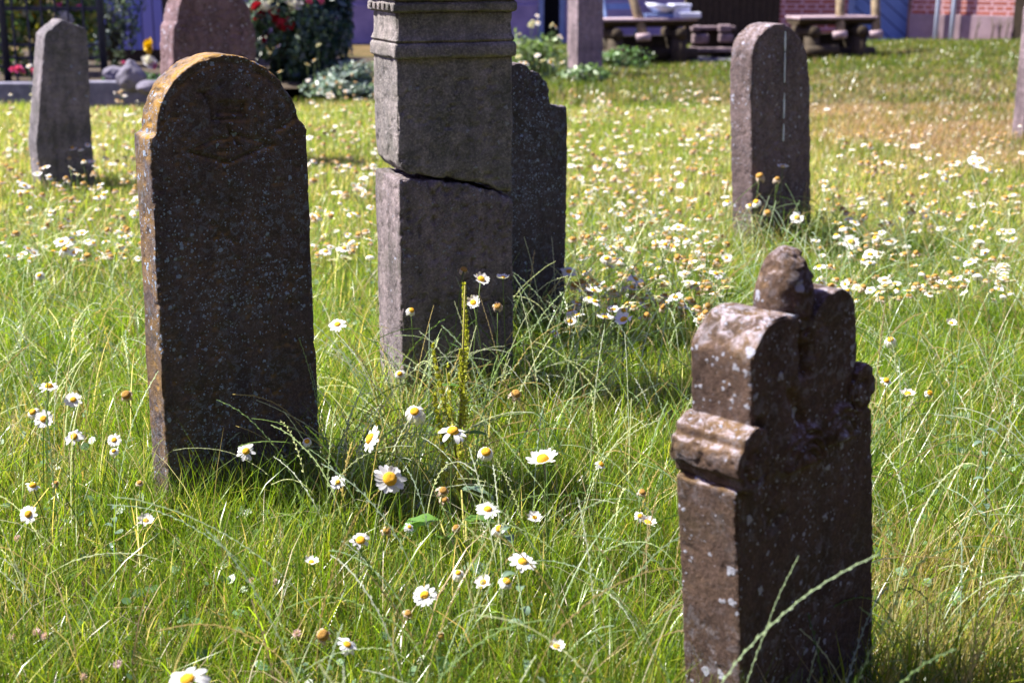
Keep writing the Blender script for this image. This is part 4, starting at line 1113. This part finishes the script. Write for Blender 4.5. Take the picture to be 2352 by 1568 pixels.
tall_extra = [(1798, 384, 30, .45, 'cup', (0, .05), 'bluish daisy seen from the side on the dark streaked stone', 0),
 (1737, 464, 32, .32, 'reflexed', (-.5, .4), 'tilted white daisy before the dark face of the streaked stone', 0),
 (1722, 472, 30, .30, 'reflexed', (0, .6), 'white daisy at the lit corner of the streaked stone', 0), (1830, 500, 36, .26, 'flat', (0, 1.0), 'white daisy with spread petals at the streaked stone foot', 0),
 (158, 290, 16, .30, 'reflexed', (0, .9), 'tall white daisy in front of the gabled stone', 0), (165, 340, 24, .26, 'flat', (.1, .6), 'cluster of white petals before the gabled stone foot', 0),
 (88, 328, 16, .28, 'flat', (.1, .5), 'white daisy at the lit edge of the gabled stone', 0), (201, 333, 17, .28, 'flat', (.3, .4), 'white daisy at the shaded edge of the gabled stone', 0)]
for i, d_ in enumerate(near_list + tall_extra):
    daisy(d_[0], d_[1], d_[2], d_[3], d_[4], d_[5], d_[6], False, d_[8] if len(d_) > 8 else None, i)
for i, d_ in enumerate(old_list): daisy(d_[0], d_[1], d_[2], d_[3], 'flat', d_[4], d_[5], True, None, i + 200)

# smaller daisies, one mesh each, copied across the meadow
def whole(kind, pose, seed):
    rr = random.Random(seed); v, f, mi = [], [], []
    N = facing(rr.uniform(-.5, .6), rr.uniform(-.2, 1.0)); M = Matrix.Translation((0, 0, 6.0)) @ N.to_track_quat('Z', 'Y').to_matrix().to_4x4()
    for j, maker in enumerate((0, 1, 2)):
        sh = Shape()
        if maker == 0: petal_ring(sh, rr, 12 if kind else 13, .9 if kind else POSES[pose][1], .25 if kind else POSES[pose][2], .35 if kind else POSES[pose][3], .10, .22 if kind else .13, .8 if kind else 0)
        if maker == 1: disc_shape(sh, rr, .27 if kind else .17, .22 if kind else .10)
        if maker < 2: sh.v = [M @ q for q in sh.v]
        else: sh.tube([(0, 0, 0), (rr.uniform(-.1, .1), .1, 2), (0, 0, 4), M @ Vector((0, 0, -.05))], .025, 4)
        b = len(v); v += sh.v; f += [tuple(i + b for i in q) for q in sh.f]; mi += [j] * len(sh.f)
    sh = Shape(); sh.v, sh.f = v, f
    return as_mesh('faded_daisy' if kind else 'oxeye_daisy', sh, [M_PETAL_OLD if kind else M_PETAL, M_DISC_OLD if kind else M_DISC, M_STEM], mi)
WHOLE = {p: [whole(0, p, 300 + 10 * i + len(p)) for i in range(4)] for p in POSES}
WHOLE_OLD = [whole(1, 'flat', 400 + i) for i in range(6)]
POSE_WORD = {'flat': 'flat open white daisy', 'cup': 'cupped white daisy', 'reflexed': 'white daisy with hanging petals', 'ragged': 'ragged white daisy'}
REGIONS = [  # px box, fresh, faded, extra in the mass, place, gamma towards the top
 ((1305, 205, 1672, 735), 92, 70, 520, 'between the cracked pillar and the streaked stone'),
 ((1872, 235, 2352, 690), 62, 42, 330, 'on the sunny slope beyond the streaked stone'),
 ((0, 205, 330, 600), 32, 20, 260, 'between the gabled stone and the crown-carved slab'),
 ((705, 165, 868, 600), 26, 18, 150, 'between the crown-carved slab and the cracked pillar')]
rg = random.Random(5)
def scatter(box, n, seed):
    r = random.Random(seed); out = []; cl = [(r.uniform(box[0], box[2]), r.uniform(box[1], box[3])) for _ in range(max(4, n // 5))]
    while len(out) < n:
        if r.random() < .5: c = r.choice(cl); x, y = r.gauss(c[0], 22), r.gauss(c[1], 11)
        else: x, y = r.uniform(box[0], box[2]), r.uniform(box[1], box[3])
        if box[0] <= x <= box[2] and box[1] <= y <= box[3] and not (1900 < x and y < 300 and r.random() < .75): out.append((x, y))
    return out
def plant(me, x, y, z, dia, label, group, r):
    head = on_level(x, y, z); dia = max(.02, dia)
    o = link(me.name.split('.')[0], me); gz = float(ground_z(head.x, head.y)); o.location = (head.x, head.y, gz - .01)
    o.scale = (dia, dia, (head.z - gz + .01) / 6.0); o.rotation_euler = (0, 0, r.uniform(0, 6.28))
    return tag(o, label, 'daisy', group)
class Heads:  pass
mass_pts = []
for i, (box, nf, no_, nx_, place) in enumerate(REGIONS):
    for x, y in scatter(box, nf, 60 + i):
        p = rg.choice(('flat', 'flat', 'cup', 'reflexed', 'ragged'))
        dia = rg.uniform(.048, .068)
        plant_label = POSE_WORD[p] + ' ' + place
        head = None
        me = rg.choice(WHOLE[p]); o = plant(me, x, y, rg.uniform(.17, .32), dia, plant_label, 'white daisies in the meadow', rg)
    for x, y in scatter(box, no_, 80 + i):
        plant(rg.choice(WHOLE_OLD), x, y, rg.uniform(.14, .28), rg.uniform(.036, .05), 'faded orange-brown daisy head ' + place, 'faded daisies in the meadow', rg)
    mass_pts += [(x, y, rg.random()) for x, y in scatter(box, nx_, 90 + i)]
for x, y in scatter((1188, 25, 1292, 150), 20, 71):
    plant(rg.choice(WHOLE['flat']), x, y, rg.uniform(.35, .55) if y > 70 else .62, rg.uniform(.055, .08), 'tall white daisy between the cracked pillar and the thin upright stone', 'white daisies in the meadow', rg)
for x, y, z in ((639, 107, .5), (731, 104, .52), (706, 148, .4), (722, 139, .42), (643, 165, .36), (212, 58, .5), (66, 152, .4)):
    plant(WHOLE['flat'][0], x, y, z, .062, 'tall pale daisy standing against the dark rose bushes and railing', 'white daisies in the meadow', rg)
# the rest of the flowering meadow reads as one mass
v, f, mi = [], [], []
for x, y, q in mass_pts:
    me = rg.choice(WHOLE_OLD) if q < .42 else rg.choice(WHOLE[rg.choice(list(POSES))]); h_ = on_level(x, y, rg.uniform(.13, .26)); d_ = rg.uniform(.032, .056)
    M = Matrix.Translation((h_.x, h_.y, 0)) @ Matrix.Rotation(rg.uniform(0, 6.28), 4, 'Z') @ Matrix.Diagonal((d_, d_, h_.z / 6, 1)); b = len(v)
    v += [M @ q_.co for q_ in me.vertices]; f += [tuple(i + b for i in p_.vertices) for p_ in me.polygons]; mi += [p_.material_index + (3 if me.name.startswith('faded') else 0) for p_ in me.polygons]
tag(mesh_obj('meadow_flowers', v, f, [M_PETAL, M_DISC, M_STEM, M_PETAL_OLD, M_DISC_OLD, M_STEM], None, True, mi), 'small distant daisies massed in the meadow', kind='stuff')

# ------------------------------------------------------------------ dock, weeds, clover, single seed stalks
def leaf_shape(sh, root, d, L, W, up=Vector((0, 0, 1)), sag=.6, wave=.0):
    d = Vector(d).normalized(); s = d.cross(up).normalized(); p = Vector(root); v = []; n = 8
    for i in range(n + 1):
        t_ = i / n; w = W * (math.sin(math.pi * min(1, t_ * .97 + .03)) ** .7) * (1 - .25 * t_)
        dd = (d * math.cos(sag * t_ * 1.3) - up * math.sin(sag * t_ * 1.3)).normalized(); nn = s.cross(dd)
        wv_ = wave * math.sin(t_ * 17)
        v += [p - s * w + nn * (w * .28 + wv_), p, p + s * w + nn * (w * .28 - wv_)]
        p = p + dd * (L / n)
    sh.add(v, [(3 * i + j, 3 * i + j + 1, 3 * i + j + 4, 3 * i + j + 3) for i in range(n) for j in range(2)])
M_DOCKLEAF = plant_mat('dock_leaf', .42, .30, .6, (.13, .27, .05))
M_DOCKLEAF_G = plant_mat('blue_green_leaf', .25, .30, .6, (.15, .23, .15))
M_DOCKSEED = plant_mat('dock_seed', .35, .7, .2, (.44, .46, .06))
M_DOCKSTEM = plain_mat('dock_stem', (.22, .20, .05), (.32, .28, .08), 60)
def spike(sh, a, b, r0, n, seed):
    r = random.Random(seed); a, b = Vector(a), Vector(b); ax = (b - a).normalized(); o1 = ax.orthogonal().normalized(); o2 = ax.cross(o1)
    for k in range(n):
        t_ = r.random() ** .8; t_ = t_ * .55 + .45 * (math.floor(t_ * n / 26) + r.gauss(.5, .16)) / (n / 26); c = a.lerp(b, t_) + o1 * .006 * math.sin(t_ * 4 + seed); th_ = r.uniform(0, 6.28); ra = r0 * (1 - .7 * t_) * r.uniform(.3, 1)
        e = (o1 * math.cos(th_) + o2 * math.sin(th_)); q = c + e * ra; s = r.uniform(.0032, .0055); u_ = (ax + e * r.uniform(-.2, 1.2)).normalized(); w_ = u_.cross(e + ax * r.uniform(-.5, .5)).normalized()
        sh.add([q - u_ * s, q + w_ * s * .7, q + u_ * s, q - w_ * s * .7], [(0, 1, 2, 3)])
rt = on_level(1052, 1235)
dk = empty('dock_plant', (rt.x, rt.y, 0)); tag(dk, 'dock plant with tall yellow-green seed spikes and broad leaves before the cracked pillar', 'dock plant')
H_ = at(1068, 655, rt.y).z; tx = at(1068, 655, rt.y).x - rt.x
stem_pts = [(0, 0, 0), (.004, 0, H_ * .3), (tx * .55, 0, H_ * .6), (tx, .0, H_)]
Shape().tube(stem_pts, [.0042, .004, .003, .0015], 7).build('stem', M_DOCKSTEM, dk, smooth=True)
for k, (x0_, z0_, x1_, z1_, r_, n_) in enumerate(((tx * .62, H_ * .62, tx, H_, .014, 560), (tx * .5, H_ * .45, tx * .75, H_ * .75, .017, 420), (-.012, H_ * .44, -.052, H_ * .78, .012, 300), (-.02, H_ * .40, -.055, H_ * .60, .014, 260), (-.005, H_ * .45, -.022, H_ * .70, .009, 110), (-.02, H_ * .2, -.042, H_ * .46, .015, 190), (.0, H_ * .2, .008, H_ * .42, .013, 150))):
    sh = Shape(); spike(sh, (x0_, -.01 * k, z0_), (x1_, -.014 * k + .02, z1_), r_, n_, k); sh.build('seed_spike', M_DOCKSEED, dk, smooth=True)
    if k > 1: Shape().tube([(0, 0, z0_ * .7), (x0_, -.01 * k, z0_), (x1_, -.014 * k + .02, z1_)], [.002, .0016, .0008], 5).build('side_stem', M_DOCKSTEM, dk, smooth=True)
for k, (px, py, dx, dy, L, W, sg, mt) in enumerate(((1040, 890, -1, -.25, .055, .011, .3, 0), (1105, 905, 1, -.2, .045, .006, -.5, 0), (1070, 1000, 1, -.3, .07, .014, .3, 0), (1030, 985, -.6, -.5, .085, .017, 1.3, 1), (1085, 865, .8, -.3, .034, .007, -.4, 1), (1075, 800, -.7, -.2, .03, .005, -.3, 0))):
    p = at(px, py, rt.y - .01) - Vector((rt.x, rt.y, 0)); sh = Shape(); leaf_shape(sh, (tx * .4, 0, p.z), (dx, dy, .25), L, W, sag=sg); sh.build('leaf', (M_DOCKLEAF, M_DOCKLEAF_G)[mt], dk, smooth=True)
rt2 = on_level(1075, 1370); ds = empty('dock_rosette', (rt2.x, rt2.y, 0)); tag(ds, 'low rosette of broad dock leaves among the open daisies', 'dock plant')
for k, (px, py, dx, dy, L, W, mt, z_) in enumerate(((1070, 1170, .9, .2, .10, .024, 0, .17), (1060, 1100, 1, .1, .09, .020, 1, .2), (1010, 1170, -1, .1, .115, .026, 0, .16), (1000, 1172, -.9, -.4, .09, .022, 1, .15), (1060, 1280, .9, -.15, .085, .030, 1, .12), (1040, 1220, -.3, .5, .09, .024, 0, .13), (1090, 1430, -.8, -.2, .07, .022, 1, .06))):
    p = on_level(px, py + 25, z_ - .035) - Vector((rt2.x, rt2.y, 0)); sh = Shape(); leaf_shape(sh, p, (dx, dy, .1), L, W, sag=.85, wave=.003); Shape().tube([(0, 0, 0), p * .6, p], .0022, 5).build('leaf_stalk', M_DOCKSTEM, ds, smooth=True); sh.build('leaf', (M_DOCKLEAF, M_DOCKLEAF_G)[mt], ds, smooth=True)
def leafy_stem(px, py, topx, topy, Y2, label, nleaf, size):
    a = on_level(px, py); b = at(topx, topy, Y2); e = empty('leafy_weed', a); tag(e, label, 'weed')
    d = b - a; pts = [d * t_ + Vector((0, 0, .02 * math.sin(3 * t_))) for t_ in (0, .25, .5, .75, 1)]
    Shape().tube(pts, [.002, .0019, .0017, .0014, .001], 6).build('stem', M_STEM, e, smooth=True)
    for k in range(nleaf):
        t_ = .25 + .75 * k / nleaf; p = d * t_; az = k * 2.3; sh = Shape()
        leaf_shape(sh, p, (math.cos(az), math.sin(az), .55), size * random.uniform(.7, 1.1), size * .26, sag=.9); sh.build('leaf', M_DOCKLEAF_G, e, smooth=True)
leafy_stem(1250, 1760, 1165, 1175, 2.62, 'thin leafy weed stem with blue-green oval leaves leaning across the low daisies', 11, .042)
leafy_stem(2265, 1290, 2260, 960, 2.95, 'upright weed with pale oval leaves in the brown grass beyond the baroque stone', 9, .032)
leafy_stem(270, 1330, 255, 1150, 2.9, 'short leafy weed in the grass below the double daisies', 7, .03)
clover = Shape(); rr = random.Random(4)
for k in range(44):
    z_ = 1 - 2 * (k + .5) / 44; a = k * 2.4; d = Vector((math.sqrt(1 - z_ * z_) * math.cos(a), math.sqrt(1 - z_ * z_) * math.sin(a), z_ * .9 + .15)); s = d.orthogonal().normalized() * .16
    clover.add([d * .3 - s * .5, d * .3 + s * .5, d * .8 + s, d * 1.02, d * .8 - s], [(0, 1, 2, 3, 4)])
CLOVER = as_mesh('flower_head', clover, M_PINK)
CLOVER_AT = [(40, 1237, 'by the long-petalled edge daisy'), (27, 1464, 'at the bottom corner of the meadow'), (83, 1452, 'beside two others in dark grass'), (104, 1462, 'lowest of three in dark grass'), (631, 1337, 'in the grass below the crown-carved slab'), (578, 1335, 'beneath bowed stalks below the slab'), (682, 1455, 'beside the big orange faded head'), (270, 1525, 'between bent stalks near the bottom edge'), (192, 1555, 'at the very bottom edge')]
for px, py, where in CLOVER_AT:
    h_ = on_level(px, py, .10); e = empty('white_clover', (h_.x, h_.y, 0)); tag(e, 'small pinkish white clover head ' + where, 'clover', 'clover heads in the grass')
    o = link('flower_head', CLOVER, e); o.location = (0, 0, .10); o.scale = (.0095,) * 3; o.rotation_euler = (random.uniform(-.5, .5), random.uniform(-.5, .5), random.uniform(0, 6))
    Shape().tube([(.01, .01, 0), (.004, 0, .05), (0, 0, .095)], .0009, 5).build('stem', M_STEM, e, smooth=True)
# single seed stalks that stand out
for k, (px, py, L, az, lean, curl, ti, label) in enumerate((
  (1478, 2060, .66, .12, .12, 1.05, 1, 'long green seed stalk arching across the dark face of the baroque stone'),
  (1490, 2010, .42, .05, .35, 1.6, 3, 'pale grass stalk bowed at the baroque stone foot'),
  (560, 1200, .42, 2.6, .1, .75, 1, 'pale seed stalk crossing the lower face of the crown-carved slab'),
  (640, 1190, .44, 2.9, .2, 1.2, 0, 'bowed seed stalk before the crown-carved slab, over the pale daisy'),
  (700, 1150, .46, 1.9, .1, .5, 1, 'upright whitish seed stalk at the corner of the crown-carved slab'),
  (820, 1130, .50, 2.9, .15, 1.0, 3, 'long pale seed stalk arching in the gap toward the pillar'),
  (1150, 1120, .48, 2.7, .2, .8, 3, 'whitish seed stalk leaning across the pillar foot'),
  (1250, 1100, .52, 2.2, .05, .4, 3, 'tall whitish seed stalk before the scroll-topped dark stone'),
  (1330, 1090, .50, 2.0, .1, .3, 2, 'dark green seed stalk near the scroll-topped dark stone'),
  (1600, 1080, .48, 2.5, .2, .6, 2, 'dark seed stalk leaning behind the bud finial'),
  (2110, 1330, .60, .9, .1, .5, 2, 'tall dark seed stalk beyond the baroque stone'),
  (2150, 1450, .52, .5, .2, .5, 3, 'pale straight seed stalk slanting beyond the baroque stone'),
  (2040, 1500, .55, .8, .0, 2.0, 3, 'whitish stalk curling in a hook beside the baroque stone'),
  (700, 1480, .52, 3.0, .5, 1.1, 1, 'long blue-green seed stalk bowed low over the grass'),
  (840, 1560, .62, 3.2, .5, .9, 1, 'blurred blue-green seed stalk sweeping low near the orange faded head'),
  (180, 1560, .45, 2.8, .5, 1.0, 3, 'pale seed stalk bowed low at the bottom of the meadow'),
  (260, 1330, .50, 1.2, .1, .9, 1, 'slender seed stalk rising beside the double daisies'),
  (120, 1250, .52, 1.5, .05, .35, 2, 'dark upright seed stalk beside the side-on daisy'))):
    p = on_level(px, py); e = empty('ryegrass_stalk', (p.x, p.y, 0)); tag(e, label, 'grass stalk', 'single seed stalks of ryegrass')
    ryegrass([((0, 0, 0), L, az, lean, curl, RYE[ti] * 1.05, .95)], 'stalk', e, 500 + k)

# ------------------------------------------------------------------ unseen trees added behind and beside the camera to block skylight on stone fronts
for k, (x_, y_, h_, w_) in enumerate(((-9, -6.5, 9, 4.2), (-3, -7, 10, 4.2), (3.5, -6.5, 10, 4.2), (9.5, -5, 10, 4.2), (13.5, .5, 9, 4.0))):
    tr = empty('sky_blocking_tree', (x_, y_, 0)); tag(tr, ('dense dark tree added behind the viewer to block skylight', 'tall unseen tree added close behind the viewer to block skylight', 'broad unseen tree added on the baroque stone side to block skylight', 'unseen tree added at the near corner to block skylight', 'unseen tree added at the side to block skylight')[k], 'tree', 'unseen trees added to block skylight')
    leaf_cloud('crown', 3200, (w_, w_ * .8, h_ * .5), .34, [(.03, .06, .02), (.045, .08, .025)], tr, h_ * .52, .55, .3, 700 + k, 2.6)
    Shape().tube([(0, 0, -.1), (.1, 0, 2), (.0, .1, 5), (.2, 0, 7)], [.35, .26, .18, .08], 10).build('trunk', M_TWIG, tr, smooth=True)
